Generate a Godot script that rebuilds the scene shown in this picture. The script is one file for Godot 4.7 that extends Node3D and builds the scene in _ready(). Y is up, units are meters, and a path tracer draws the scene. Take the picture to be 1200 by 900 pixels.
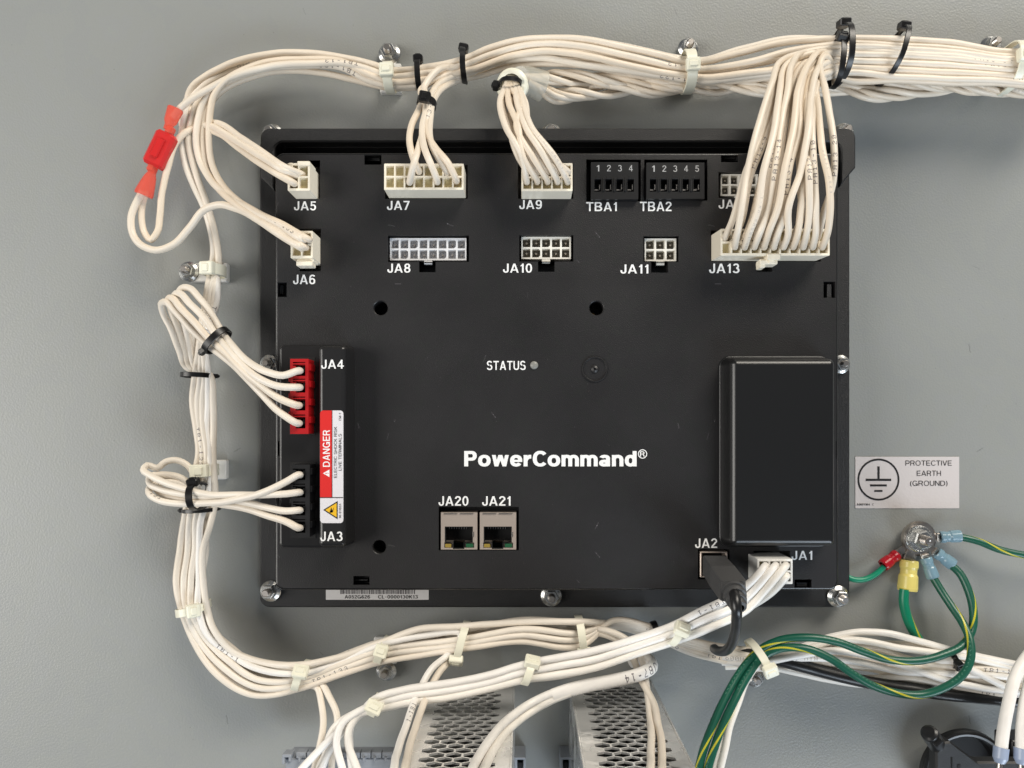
extends Node3D
# A generator-set controller bolted to a grey cabinet wall, with its wire harnesses.
# The wall is the plane z = 0 and faces +z; y is up; units are metres.

const K := 0.0004        # metres for one photograph pixel at the controller's face
const CZ := 0.393        # the lens stands this far in front of the wall
const FD := 0.36         # and this far in front of the controller's face
const ZF := 33.0         # millimetres from the wall to the controller's face

var M := {}
var names := {}
var rng := RandomNumberGenerator.new()

# ---------------------------------------------------------------- places
func P(px: float, py: float, z: float) -> Vector3:      # a point that stands z millimetres off the wall
	var s := K * (CZ - z * 0.001) / FD
	return Vector3((px - 615.0) * s, (500.0 - py) * s, z * 0.001)

func L(z: float) -> float:                               # metres for one pixel at that height
	return K * (CZ - z * 0.001) / FD

# ---------------------------------------------------------------- a mesh under construction
class Mb:
	var v := PackedVector3Array()
	var n := PackedVector3Array()
	var t := PackedVector2Array()

	func tri(a: Vector3, b: Vector3, c: Vector3, na: Vector3, nb: Vector3, nc: Vector3, ta := Vector2(), tb := Vector2(), tc := Vector2()) -> void:
		var f := (b - a).cross(c - a)
		if f.length_squared() < 1e-22:
			return
		if f.dot(na + nb + nc) > 0.0:      # front faces run clockwise
			v.append(a); v.append(c); v.append(b)
			n.append(na); n.append(nc); n.append(nb)
			t.append(ta); t.append(tc); t.append(tb)
		else:
			v.append(a); v.append(b); v.append(c)
			n.append(na); n.append(nb); n.append(nc)
			t.append(ta); t.append(tb); t.append(tc)

	func quad(a: Vector3, b: Vector3, c: Vector3, d: Vector3, na: Vector3) -> void:
		tri(a, b, c, na, na, na)
		tri(a, c, d, na, na, na)

	func box(c: Vector3, s: Vector3, b := 0.0, basis := Basis()) -> void:   # a box with chamfered edges
		var h := s * 0.5
		b = minf(b, minf(h.x, minf(h.y, h.z)) * 0.9)
		var p := func(ax: int, q: Vector3) -> Vector3:
			var w := Vector3(q.x * (h.x - b), q.y * (h.y - b), q.z * (h.z - b))
			w[ax] = q[ax] * h[ax]
			return c + basis * w
		for ax in 3:
			var u := (ax + 1) % 3
			var w := (ax + 2) % 3
			for sg in [-1.0, 1.0]:
				var q := [Vector3(), Vector3(), Vector3(), Vector3()]
				var k := 0
				for e in [[-1, -1], [1, -1], [1, 1], [-1, 1]]:
					var vv := Vector3()
					vv[ax] = sg
					vv[u] = e[0]
					vv[w] = e[1]
					q[k] = vv
					k += 1
				var nn := Vector3()
				nn[ax] = sg
				quad(p.call(ax, q[0]), p.call(ax, q[1]), p.call(ax, q[2]), p.call(ax, q[3]), basis * nn)
		if b <= 0.0:
			return
		for ax in 3:
			var u := (ax + 1) % 3
			var w := (ax + 2) % 3
			for su in [-1.0, 1.0]:
				for sw in [-1.0, 1.0]:
					var q0 := Vector3(); q0[u] = su; q0[w] = sw; q0[ax] = -1.0
					var q1 := q0; q1[ax] = 1.0
					var nn := Vector3(); nn[u] = su; nn[w] = sw
					quad(p.call(u, q0), p.call(u, q1), p.call(w, q1), p.call(w, q0), (basis * nn).normalized())
		for sx in [-1.0, 1.0]:
			for sy in [-1.0, 1.0]:
				for sz in [-1.0, 1.0]:
					var q := Vector3(sx, sy, sz)
					var nn: Vector3 = (basis * q).normalized()
					tri(p.call(0, q), p.call(1, q), p.call(2, q), nn, nn, nn)

	func tube(pts: PackedVector3Array, rads: PackedFloat32Array, sides: int, per := 0.085, roll := 0.0, flat := 1.0) -> void:
		var m := pts.size()
		var tan := PackedVector3Array()
		for i in m:
			tan.append((pts[mini(i + 1, m - 1)] - pts[maxi(i - 1, 0)]).normalized())
		var nor := PackedVector3Array()
		nor.resize(m)
		var mid := m / 2
		for i in m:                        # start where the tube lies most across the view
			if absf(tan[i].z) < absf(tan[mid].z) - 0.2:
				mid = i
		var z := Vector3(0, 0, 1)
		var n0 := z - tan[mid] * tan[mid].z
		nor[mid] = n0.normalized() if n0.length() > 0.05 else tan[mid].cross(Vector3(0.31, 0.95, 0)).normalized()
		for i in range(mid + 1, m):
			nor[i] = (nor[i - 1] - tan[i] * nor[i - 1].dot(tan[i])).normalized()
		for i in range(mid - 1, -1, -1):
			nor[i] = (nor[i + 1] - tan[i] * nor[i + 1].dot(tan[i])).normalized()
		var at := 0.0
		var pv := []
		var pn := []
		var pu := 0.0
		for i in m:
			if i > 0:
				at += pts[i].distance_to(pts[i - 1])
			var bi := tan[i].cross(nor[i])
			var rv := []
			var rn := []
			for k in sides + 1:
				var a := -PI + TAU * k / sides
				var d := nor[i] * cos(a + roll) * flat + bi * sin(a + roll)
				rv.append(pts[i] + d * rads[i])
				rn.append((nor[i] * cos(a + roll) / flat + bi * sin(a + roll)).normalized())
			var uu := at / per
			if i > 0:
				for k in sides:
					var t0 := float(k) / sides
					var t1 := float(k + 1) / sides
					tri(pv[k], rv[k], rv[k + 1], pn[k], rn[k], rn[k + 1], Vector2(pu, t0), Vector2(uu, t0), Vector2(uu, t1))
					tri(pv[k], rv[k + 1], pv[k + 1], pn[k], rn[k + 1], pn[k + 1], Vector2(pu, t0), Vector2(uu, t1), Vector2(pu, t1))
			if i == 0 or i == m - 1:
				var nn := -tan[0] if i == 0 else tan[i]
				for k in sides:
					tri(pts[i], rv[k], rv[k + 1], nn, nn, nn, Vector2(uu, 0.02), Vector2(uu, 0.03), Vector2(uu, 0.04))
			pv = rv
			pn = rn
			pu = uu

	func lathe(o: Vector3, basis: Basis, prof: Array, sides := 24, smooth := true) -> void:  # prof: [radius, height along the basis's z]
		for j in prof.size() - 1:
			var r0: float = prof[j][0]
			var h0: float = prof[j][1]
			var r1: float = prof[j + 1][0]
			var h1: float = prof[j + 1][1]
			var sl := Vector2(h1 - h0, r0 - r1).normalized()     # (radial, axial) of the normal
			if sl == Vector2():
				continue
			for k in sides:
				var a0 := TAU * k / sides
				var a1 := TAU * (k + 1) / sides
				var am := (a0 + a1) * 0.5
				var d0 := Vector3(cos(a0), sin(a0), 0)
				var d1 := Vector3(cos(a1), sin(a1), 0)
				var dm := Vector3(cos(am), sin(am), 0)
				var n0 := basis * ((d0 if smooth else dm) * sl.x + Vector3(0, 0, sl.y))
				var n1 := basis * ((d1 if smooth else dm) * sl.x + Vector3(0, 0, sl.y))
				var p00 := o + basis * (d0 * r0 + Vector3(0, 0, h0))
				var p10 := o + basis * (d1 * r0 + Vector3(0, 0, h0))
				var p01 := o + basis * (d0 * r1 + Vector3(0, 0, h1))
				var p11 := o + basis * (d1 * r1 + Vector3(0, 0, h1))
				tri(p00, p01, p11, n0, n0, n1)
				tri(p00, p11, p10, n0, n1, n1)

	func rrect(x0: float, y0: float, x1: float, y1: float, r: float, ins: float) -> Array:  # [points, outward directions]
		var pts := PackedVector2Array()
		var dirs := PackedVector2Array()
		r = maxf(minf(r, minf(x1 - x0, y1 - y0) * 0.49), ins + 0.00005)
		var cs := [Vector2(x1 - r, y1 - r), Vector2(x0 + r, y1 - r), Vector2(x0 + r, y0 + r), Vector2(x1 - r, y0 + r)]
		for q in 4:
			for k in 7:
				var a := PI * 0.5 * (q + k / 6.0)
				var d := Vector2(cos(a), sin(a))
				pts.append(cs[q] + d * (r - ins))
				dirs.append(d)
		return [pts, dirs]

	func rblock(x0: float, y0: float, x1: float, y1: float, r: float, z0: float, z1: float, bev: float, taper := 0.0, cap := true, steps := 4) -> PackedVector2Array:
		var rings := [[0.0, z0, 0.0], [taper, z1 - bev, 0.0]]
		for s in steps:
			var a := PI * 0.5 * (s + 1) / steps
			rings.append([taper + bev * (1.0 - cos(a)), z1 - bev + bev * sin(a), a])
		var pp := PackedVector2Array()
		var pr := []
		for g in rings:
			var rr := rrect(x0, y0, x1, y1, r, g[0])
			var pts: PackedVector2Array = rr[0]
			var dirs: PackedVector2Array = rr[1]
			if pr.size():
				for i in pts.size():
					var j := (i + 1) % pts.size()
					var na := Vector3(dirs[i].x * cos(pr[2]), dirs[i].y * cos(pr[2]), sin(pr[2]))
					var nb := Vector3(dirs[j].x * cos(pr[2]), dirs[j].y * cos(pr[2]), sin(pr[2]))
					var nc := Vector3(dirs[j].x * cos(g[2]), dirs[j].y * cos(g[2]), sin(g[2]))
					var nd := Vector3(dirs[i].x * cos(g[2]), dirs[i].y * cos(g[2]), sin(g[2]))
					var a := Vector3(pp[i].x, pp[i].y, pr[1])
					var b := Vector3(pp[j].x, pp[j].y, pr[1])
					var c := Vector3(pts[j].x, pts[j].y, g[1])
					var d := Vector3(pts[i].x, pts[i].y, g[1])
					tri(a, b, c, na, nb, nc)
					tri(a, c, d, na, nc, nd)
			pp = pts
			pr = g
		if cap:
			var z := Vector3(0, 0, 1)
			var c := Vector3((x0 + x1) * 0.5, (y0 + y1) * 0.5, z1)
			for i in pp.size():
				var j := (i + 1) % pp.size()
				tri(c, Vector3(pp[i].x, pp[i].y, z1), Vector3(pp[j].x, pp[j].y, z1), z, z, z)
		return pp

	func plate(x0: float, y0: float, x1: float, y1: float, z: float, holes: Array, rounds := [], floors := true) -> void:
		# a face of z with holes [x0, y0, x1, y1, depth] and round ones [x, y, radius, depth]
		var xs := [x0, x1]
		var ys := [y0, y1]
		var all := holes.duplicate()
		for c in rounds:
			all.append([c[0] - c[2] * 1.25, c[1] - c[2] * 1.25, c[0] + c[2] * 1.25, c[1] + c[2] * 1.25, -1.0])
		for h in all:
			xs.append(h[0]); xs.append(h[2]); ys.append(h[1]); ys.append(h[3])
		xs.sort()
		ys.sort()
		var up := Vector3(0, 0, 1)
		for i in xs.size() - 1:
			if xs[i + 1] - xs[i] < 1e-7:
				continue
			var mx: float = (xs[i] + xs[i + 1]) * 0.5
			for j in ys.size() - 1:
				if ys[j + 1] - ys[j] < 1e-7:
					continue
				var my: float = (ys[j] + ys[j + 1]) * 0.5
				var open := false
				for h in all:
					if mx > h[0] and mx < h[2] and my > h[1] and my < h[3]:
						open = true
						break
				if not open:
					quad(Vector3(xs[i], ys[j], z), Vector3(xs[i + 1], ys[j], z), Vector3(xs[i + 1], ys[j + 1], z), Vector3(xs[i], ys[j + 1], z), up)
		for h in holes:
			var d: float = z - h[4]
			quad(Vector3(h[0], h[1], z), Vector3(h[0], h[3], z), Vector3(h[0], h[3], d), Vector3(h[0], h[1], d), Vector3(1, 0, 0))
			quad(Vector3(h[2], h[1], z), Vector3(h[2], h[3], z), Vector3(h[2], h[3], d), Vector3(h[2], h[1], d), Vector3(-1, 0, 0))
			quad(Vector3(h[0], h[1], z), Vector3(h[2], h[1], z), Vector3(h[2], h[1], d), Vector3(h[0], h[1], d), Vector3(0, 1, 0))
			quad(Vector3(h[0], h[3], z), Vector3(h[2], h[3], z), Vector3(h[2], h[3], d), Vector3(h[0], h[3], d), Vector3(0, -1, 0))
			if floors:
				quad(Vector3(h[0], h[1], d), Vector3(h[2], h[1], d), Vector3(h[2], h[3], d), Vector3(h[0], h[3], d), up)
		for c in rounds:
			for k in 32:
				var a0 := TAU * k / 32
				var a1 := TAU * (k + 1) / 32
				var d0 := Vector3(cos(a0), sin(a0), 0)
				var d1 := Vector3(cos(a1), sin(a1), 0)
				var o := Vector3(c[0], c[1], z)
				var ch: float = c[2] * 0.12
				var s0: Vector3 = o + d0 * c[2] * 1.25 / maxf(absf(d0.x), absf(d0.y))
				var s1: Vector3 = o + d1 * c[2] * 1.25 / maxf(absf(d1.x), absf(d1.y))
				var q0: Vector3 = o + d0 * (c[2] + ch)
				var q1: Vector3 = o + d1 * (c[2] + ch)
				var e0: Vector3 = o + d0 * c[2] - up * ch
				var e1: Vector3 = o + d1 * c[2] - up * ch
				var down: Vector3 = up * (c[3] - ch)
				quad(s0, s1, q1, q0, up)
				quad(q0, q1, e1, e0, (up - d0).normalized())
				quad(e0, e1, e1 - down, e0 - down, -d0)
				tri(o - up * c[3], e0 - down, e1 - down, up, up, up)

	func prism(poly: PackedVector2Array, z0: float, z1: float, bev := 0.0, basis := Basis(), o := Vector3()) -> void:
		var m := poly.size()
		var area := 0.0
		for i in m:
			area += poly[i].cross(poly[(i + 1) % m])
		if area < 0.0:
			poly.reverse()
		var ins := PackedVector2Array()
		for i in m:
			var d0 := (poly[i] - poly[(i + m - 1) % m]).normalized()
			var d1 := (poly[(i + 1) % m] - poly[i]).normalized()
			var bis := Vector2(-d0.y - d1.y, d0.x + d1.x)
			var k := maxf(0.3, bis.length() * 0.5)
			ins.append(poly[i] + bis.normalized() * bev / k)
		for i in m:
			var j := (i + 1) % m
			var d := (poly[j] - poly[i]).normalized()
			var nn := Vector3(d.y, -d.x, 0)
			var a := Vector3(poly[i].x, poly[i].y, z0)
			var b := Vector3(poly[j].x, poly[j].y, z0)
			var a1 := Vector3(poly[i].x, poly[i].y, z1 - bev)
			var b1 := Vector3(poly[j].x, poly[j].y, z1 - bev)
			quad(o + basis * a, o + basis * b, o + basis * b1, o + basis * a1, basis * nn)
			if bev > 0.0:
				quad(o + basis * a1, o + basis * b1, o + basis * Vector3(ins[j].x, ins[j].y, z1), o + basis * Vector3(ins[i].x, ins[i].y, z1), basis * (nn + Vector3(0, 0, 1)).normalized())
		var tris := Geometry2D.triangulate_polygon(ins)
		var up := basis * Vector3(0, 0, 1)
		for i in range(0, tris.size(), 3):
			var q := []
			for k in 3:
				q.append(ins[tris[i + k]])
			tri(o + basis * Vector3(q[0].x, q[0].y, z1), o + basis * Vector3(q[1].x, q[1].y, z1), o + basis * Vector3(q[2].x, q[2].y, z1), up, up, up)
			tri(o + basis * Vector3(q[0].x, q[0].y, z0), o + basis * Vector3(q[1].x, q[1].y, z0), o + basis * Vector3(q[2].x, q[2].y, z0), -up, -up, -up)

	func mesh(off: Vector3) -> ArrayMesh:
		var a := []
		a.resize(Mesh.ARRAY_MAX)
		var w := PackedVector3Array()
		for p in v:
			w.append(p - off)
		a[Mesh.ARRAY_VERTEX] = w
		a[Mesh.ARRAY_NORMAL] = n
		a[Mesh.ARRAY_TEX_UV] = t
		var m := ArrayMesh.new()
		m.add_surface_from_arrays(Mesh.PRIMITIVE_TRIANGLES, a)
		return m

# ---------------------------------------------------------------- nodes
func numbered(called: String) -> String:
	var k: int = names.get(called, 0)
	names[called] = k + 1
	return called if k == 0 else "%s_%03d" % [called, k]

func tag(o: Node3D, label: String, category: String, group := "") -> Node3D:
	o.set_meta("label", label)
	o.set_meta("category", category)
	if group:
		o.set_meta("group", group)
	return o

func thing(called: String, label: String, category: String, at: Vector3, group := "") -> Node3D:
	var o := Node3D.new()
	o.name = numbered(called)
	add_child(o)
	o.position = at
	return tag(o, label, category, group)

func part(called: String, mb: Mb, mat: Material, parent: Node3D) -> MeshInstance3D:   # mb holds world places; its node stands at its own middle
	var o := MeshInstance3D.new()
	var lo := mb.v[0]
	var hi := lo
	for p in mb.v:
		lo = lo.min(p)
		hi = hi.max(p)
	var c := Vector3((lo.x + hi.x) * 0.5, (lo.y + hi.y) * 0.5, lo.z)
	o.mesh = mb.mesh(c)
	o.material_override = mat
	o.name = called if parent != self else numbered(called)
	if parent != self:
		var k := 0
		while parent.has_node(NodePath(String(o.name))):
			k += 1
			o.name = "%s_%03d" % [called, k]
	parent.add_child(o, true)
	var up := Vector3()
	var q: Node = parent
	while q is Node3D and q != self:
		up += (q as Node3D).position
		q = q.get_parent()
	o.position = c - up
	return o

func single(called: String, mb: Mb, mat: Material, label: String, category: String, group := "") -> MeshInstance3D:
	var o := part(called, mb, mat, self)
	tag(o, label, category, group)
	return o

func struct(called: String, mb: Mb, mat: Material) -> MeshInstance3D:
	var o := part(called, mb, mat, self)
	o.set_meta("kind", "structure")
	return o

# ---------------------------------------------------------------- curves
func smooth(pts: Array, step := 0.0022) -> PackedVector3Array:        # a curve through the points, even where they are unevenly spaced
	var out := PackedVector3Array()
	var m := pts.size()
	var tan := []
	for i in m:
		var a: Vector3 = pts[maxi(i - 1, 0)]
		var b: Vector3 = pts[i]
		var c: Vector3 = pts[mini(i + 1, m - 1)]
		var d0 := maxf(a.distance_to(b), 1e-6)
		var d1 := maxf(b.distance_to(c), 1e-6)
		if i == 0:
			tan.append((c - b) / d1)
		elif i == m - 1:
			tan.append((b - a) / d0)
		else:
			tan.append(((b - a) / d0 * d1 + (c - b) / d1 * d0) / (d0 + d1))
	for i in m - 1:
		var a: Vector3 = pts[i]
		var b: Vector3 = pts[i + 1]
		var len := a.distance_to(b)
		var k := clampi(int(ceil(len / step)), 2, 40)
		for s in k:
			var t := float(s) / k
			var t2 := t * t
			var t3 := t2 * t
			out.append(a * (2 * t3 - 3 * t2 + 1) + tan[i] * len * (t3 - 2 * t2 + t) + b * (-2 * t3 + 3 * t2) + tan[i + 1] * len * (t3 - t2))
	out.append(pts[m - 1])
	return out

func same(n: int, r: float) -> PackedFloat32Array:
	var a := PackedFloat32Array()
	a.resize(n)
	a.fill(r)
	return a

func at3(pts: Array) -> Array:            # [x, y, z mm] triples to points; what leaves the picture runs on a little
	var out := []
	pts = pts.duplicate()
	var e = pts[pts.size() - 1]
	var f = pts[pts.size() - 2]
	if e is Array and (e[1] >= 907 or e[0] >= 1219):
		pts.append([e[0] + (e[0] - f[0]) * 1.1, e[1] + (e[1] - f[1]) * 1.3, e[2] + (e[2] - f[2]) * 0.4])
	e = pts[0]
	f = pts[1]
	if e is Array and e[0] >= 1219:
		pts.push_front([e[0] + 70, e[1] + (e[1] - f[1]) * 1.2, e[2]])
	for p in pts:
		out.append(p if p is Vector3 else P(p[0], p[1], p[2]))
	return out

func wire(label: String, pts: Array, r_mm := 1.6, mat: Material = null, group := "white wires of the harness", called := "white_wire", category := "wire", sides := 10) -> MeshInstance3D:
	var c := smooth(at3(pts))
	var mb := Mb.new()
	# no two insulations are drawn quite alike, and none lies perfectly true
	var kink := FastNoiseLite.new()
	kink.seed = rng.randi() % 9999
	kink.frequency = 38.0
	kink.fractal_octaves = 2
	for i in range(1, c.size() - 1):
		var f := minf(1.0, minf(i, c.size() - 1 - i) / 6.0)
		c[i] += Vector3(kink.get_noise_3dv(c[i]), kink.get_noise_3dv(c[i] + Vector3(7, 1, 3)), kink.get_noise_3dv(c[i] + Vector3(2, 9, 5))) * 0.00030 * f
	mb.tube(c, same(c.size(), r_mm * 0.001 * rng.randf_range(0.97, 1.03)), sides, 0.17, rng.randf_range(-0.5, 0.5))
	if mat == null:
		mat = M.wires[rng.randi() % M.wires.size()]
	return single(called, mb, mat, label, category, group)

# ---------------------------------------------------------------- materials
func mat(c: Color, rough := 0.5, metal := 0.0, spec := 0.5) -> StandardMaterial3D:
	var m := StandardMaterial3D.new()
	m.albedo_color = c
	m.roughness = rough
	m.metallic = metal
	m.metallic_specular = spec
	return m

func noise_tex(freq: float, normal: bool, strength := 4.0, sd := 1, size := 512, oct := 3) -> NoiseTexture2D:
	var f := FastNoiseLite.new()
	f.noise_type = FastNoiseLite.TYPE_SIMPLEX_SMOOTH
	f.frequency = freq
	f.fractal_octaves = oct
	f.seed = sd
	var t := NoiseTexture2D.new()
	t.width = size
	t.height = size
	t.seamless = true
	t.noise = f
	t.as_normal_map = normal
	t.bump_strength = strength
	return t

func grain(m: StandardMaterial3D, t: Texture2D, tile_m: float, scale: float) -> StandardMaterial3D:
	m.normal_enabled = true
	m.normal_texture = t
	m.normal_scale = scale
	m.uv1_triplanar = true
	m.uv1_world_triplanar = true
	m.uv1_scale = Vector3.ONE / tile_m
	return m

const GLYPHS := {
	"0": [14, 17, 19, 21, 25, 17, 14], "1": [4, 12, 4, 4, 4, 4, 14], "2": [14, 17, 1, 6, 8, 16, 31], "3": [14, 17, 1, 6, 1, 17, 14],
	"4": [2, 6, 10, 18, 31, 2, 2], "5": [31, 16, 30, 1, 1, 17, 14], "6": [6, 8, 16, 30, 17, 17, 14], "7": [31, 1, 2, 4, 8, 8, 8],
	"8": [14, 17, 17, 14, 17, 17, 14], "9": [14, 17, 17, 15, 1, 2, 12], "P": [30, 17, 17, 30, 16, 16, 16], "A": [14, 17, 17, 31, 17, 17, 17],
	"B": [30, 17, 17, 30, 17, 17, 30], "T": [31, 4, 4, 4, 4, 4, 4], "-": [0, 0, 0, 14, 0, 0, 0], "J": [1, 1, 1, 1, 17, 17, 14],
	"V": [17, 17, 17, 17, 17, 10, 4], "W": [17, 17, 17, 21, 21, 27, 17], "G": [14, 17, 16, 23, 17, 17, 14], "M": [17, 27, 21, 21, 17, 17, 17], " ": [0, 0, 0, 0, 0, 0, 0],
}

func print_on(im: Image, text: String, x: int, y: int, adv: int, sc: int, ink: Color) -> void:
	for ch in text:
		var g: Array = GLYPHS[ch]
		for row in 7:
			for col in 5:
				if g[row] >> (4 - col) & 1:
					for a in sc:
						for b in sc:
							var px := x + col * sc + a
							var py := y + row * sc + b
							if px >= 0 and px < im.get_width():
								var old := im.get_pixel(px, py)
								im.set_pixel(px, py, old.lerp(ink, ink.a * rng.randf_range(0.55, 1.0)))
		x += adv

func wire_mat(base: Color, marks: Array) -> StandardMaterial3D:      # marks: [text, x, advance, size, ink]
	var im := Image.create(1024, 64, false, Image.FORMAT_RGB8)
	im.fill(base)
	var f := FastNoiseLite.new()
	f.frequency = 0.018
	f.seed = rng.randi() % 1000
	for x in 1024:
		for y in 64:
			var k := 1.0 + 0.035 * f.get_noise_2d(x * 0.5 if x < 512 else (1024 - x) * 0.5, y * 3.0)
			im.set_pixel(x, y, Color(base.r * k, base.g * k, base.b * (k - 0.01 + 0.01 * k)))
	for m in marks:
		print_on(im, m[0], m[1], 32 - m[3] * 7 / 2, m[2], m[3], m[4])
	var s := mat(Color.WHITE, 0.42)
	s.albedo_texture = ImageTexture.create_from_image(im)
	return s

func speckle(base: Color, cloud: float, dots: int, gain: float, sd: int) -> ImageTexture:     # a paint or plastic with faint clouds, dust and tiny scuffs
	var r := RandomNumberGenerator.new()
	r.seed = sd
	var f := FastNoiseLite.new()
	f.frequency = 1.2
	f.fractal_octaves = 4
	f.seed = sd
	var n := 512
	var im := Image.create(n, n, false, Image.FORMAT_RGB8)
	for x in n:
		for y in n:
			var ax := TAU * x / n
			var ay := TAU * y / n
			var k := 1.0 + cloud * 2.0 * f.get_noise_3d(cos(ax) + 0.5 * cos(ay), sin(ax) + 0.7 * sin(ay), cos(ay) - 0.6 * sin(ax))
			im.set_pixel(x, y, Color(base.r * k, base.g * k, base.b * k))
	for q in dots:
		var p := Vector2(r.randf() * n, r.randf() * n)
		var d := Vector2.from_angle(r.randf() * TAU)
		var ln := 1 if r.randf() < 0.75 else r.randi_range(3, 12)
		var g := lerpf(1.0, gain, r.randf_range(0.2, 1.0))
		for s in ln:
			var w := p + d * s
			var ix := posmod(int(w.x), n)
			var iy := posmod(int(w.y), n)
			var o := im.get_pixel(ix, iy)
			im.set_pixel(ix, iy, Color(minf(1, o.r * g), minf(1, o.g * g), minf(1, o.b * g)))
	return ImageTexture.create_from_image(im)

func smudge(lo: float, hi: float, sd: int) -> NoiseTexture2D:
	var t := noise_tex(0.008, false, 0.0, sd, 256, 4)
	var g := Gradient.new()
	g.set_color(0, Color(lo, lo, lo))
	g.set_color(1, Color(hi, hi, hi))
	t.color_ramp = g
	return t

func materials() -> void:
	var peel := noise_tex(0.035, true, 5.0, 3)
	var fine := noise_tex(0.11, true, 5.0, 5)
	M.wall = grain(mat(Color(0.575, 0.583, 0.575), 0.40, 0.0, 0.5), noise_tex(0.13, true, 5.0, 3, 1024), 0.19, 0.095)
	M.wall.albedo_color = Color.WHITE
	M.wall.albedo_texture = speckle(Color(0.562, 0.570, 0.560), 0.005, 26, 0.78, 31)
	M.black = grain(mat(Color(0.105, 0.105, 0.109), 0.48, 0.0, 0.5), fine, 0.030, 0.35)
	M.black_face = grain(mat(Color.WHITE, 1.0, 0.0, 0.5), noise_tex(0.2, true, 5.0, 5, 1024, 2), 0.15, 0.10)
	M.black_face.albedo_texture = speckle(Color(0.130, 0.127, 0.130), 0.025, 60, 2.6, 12)
	M.black_face.roughness_texture = smudge(0.37, 0.47, 17)
	M.black_edge = mat(Color(0.10, 0.10, 0.103), 0.24)
	M.pad = grain(mat(Color(0.095, 0.096, 0.099), 0.30, 0.0, 0.5), fine, 0.024, 0.05)
	M.plinth = mat(Color(0.128, 0.126, 0.128), 0.30)
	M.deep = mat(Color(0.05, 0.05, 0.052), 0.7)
	M.dark = mat(Color(0.085, 0.085, 0.09), 0.38)
	M.tie_black = mat(Color(0.075, 0.072, 0.075), 0.34)
	M.rubber = mat(Color(0.10, 0.10, 0.103), 0.33)
	M.usb = grain(mat(Color(0.25, 0.25, 0.252), 0.46), fine, 0.02, 0.4)
	M.print = mat(Color(0.93, 0.93, 0.925), 0.6)
	M.print_grey = mat(Color(0.66, 0.66, 0.66), 0.6)
	M.ink = mat(Color(0.07, 0.06, 0.065), 0.6)
	M.ink_soft = mat(Color(0.30, 0.28, 0.29), 0.6)
	M.header = mat(Color(0.90, 0.897, 0.90), 0.4)
	M.header_cream = mat(Color(0.92, 0.905, 0.865), 0.4)
	M.cell_dark = mat(Color(0.40, 0.385, 0.35), 0.5)
	M.cell_grey = mat(Color(0.80, 0.80, 0.805), 0.5)
	M.plug = mat(Color(0.935, 0.90, 0.825), 0.38)
	M.plug_cell = mat(Color(0.86, 0.815, 0.655), 0.5)
	M.plug_white = mat(Color(0.90, 0.895, 0.88), 0.4)
	M.nylon = mat(Color(0.915, 0.905, 0.830), 0.33)
	M.clear = mat(Color(0.86, 0.85, 0.80, 0.42), 0.30)
	M.clear.transparency = BaseMaterial3D.TRANSPARENCY_ALPHA
	M.zinc = mat(Color(0.86, 0.86, 0.85), 0.26, 1.0)
	M.stud = mat(Color(0.74, 0.72, 0.70), 0.34, 1.0)
	M.tin = mat(Color(0.80, 0.77, 0.74), 0.30, 1.0)
	M.shell = mat(Color(0.84, 0.78, 0.73), 0.32, 0.6)
	M.brass = mat(Color(0.66, 0.52, 0.30), 0.35, 1.0)
	M.galv = grain(mat(Color(0.93, 0.93, 0.925), 0.30, 0.65), noise_tex(0.02, true, 3.0, 9), 0.09, 0.25)
	M.galv.roughness_texture = noise_tex(0.012, false, 0.0, 11, 256)
	M.galv.roughness = 0.42
	M.supply_dark = mat(Color(0.13, 0.13, 0.135), 0.6, 0.3)
	M.red = mat(Color(0.67, 0.065, 0.085), 0.36)
	M.label_red = mat(Color(0.83, 0.14, 0.13), 0.42)
	M.label_white = mat(Color(0.86, 0.85, 0.865), 0.42)
	M.label_yellow = mat(Color(0.92, 0.72, 0.13), 0.42)
	M.sticker = grain(mat(Color(0.80, 0.775, 0.77), 0.40), peel, 0.05, 0.15)
	M.barcode = mat(Color(0.86, 0.85, 0.845), 0.45)
	M.splice = mat(Color(0.92, 0.36, 0.28, 0.70), 0.28)
	M.splice.transparency = BaseMaterial3D.TRANSPARENCY_ALPHA
	M.splice_core = mat(Color(0.84, 0.17, 0.17, 0.85), 0.28)
	M.splice_core.transparency = BaseMaterial3D.TRANSPARENCY_ALPHA
	M.led = mat(Color(0.52, 0.52, 0.50), 0.35)
	M.lens_amber = mat(Color(0.58, 0.50, 0.24), 0.25)
	M.lens_green = mat(Color(0.15, 0.34, 0.23), 0.25)
	M.usb_red = mat(Color(0.30, 0.10, 0.09), 0.5)
	M.lug_red = mat(Color(0.66, 0.09, 0.14), 0.22)
	M.lug_yellow = mat(Color(0.88, 0.82, 0.47), 0.27)
	M.lug_blue = mat(Color(0.47, 0.59, 0.65), 0.22)
	M.ferrule = mat(Color(0.60, 0.65, 0.74), 0.30)
	M.rail = mat(Color(0.56, 0.58, 0.61), 0.5)
	M.bright_green = mat(Color(0.04, 0.53, 0.40), 0.36)
	# insulation: a few tints, some with a printed mark
	var cream := Color(0.895, 0.848, 0.780)
	var warm := Color(0.890, 0.832, 0.752)
	var white := Color(0.930, 0.914, 0.890)
	var ink := Color(0.13, 0.11, 0.14, 0.85)
	var grey := Color(0.60, 0.57, 0.55, 0.8)
	M.wires = [wire_mat(cream, []), wire_mat(warm, []),  wire_mat(cream, [["600V 18AWG VW-1", 30, 11, 1, grey]]), wire_mat(warm, [["600V 16AWG", 200, 12, 1, grey]])]
	M.whites = [wire_mat(white, []), wire_mat(Color(0.925, 0.904, 0.868), []), wire_mat(white, [["600V 18AWG VW-1 MTW", 10, 14, 2, grey]])]
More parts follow.
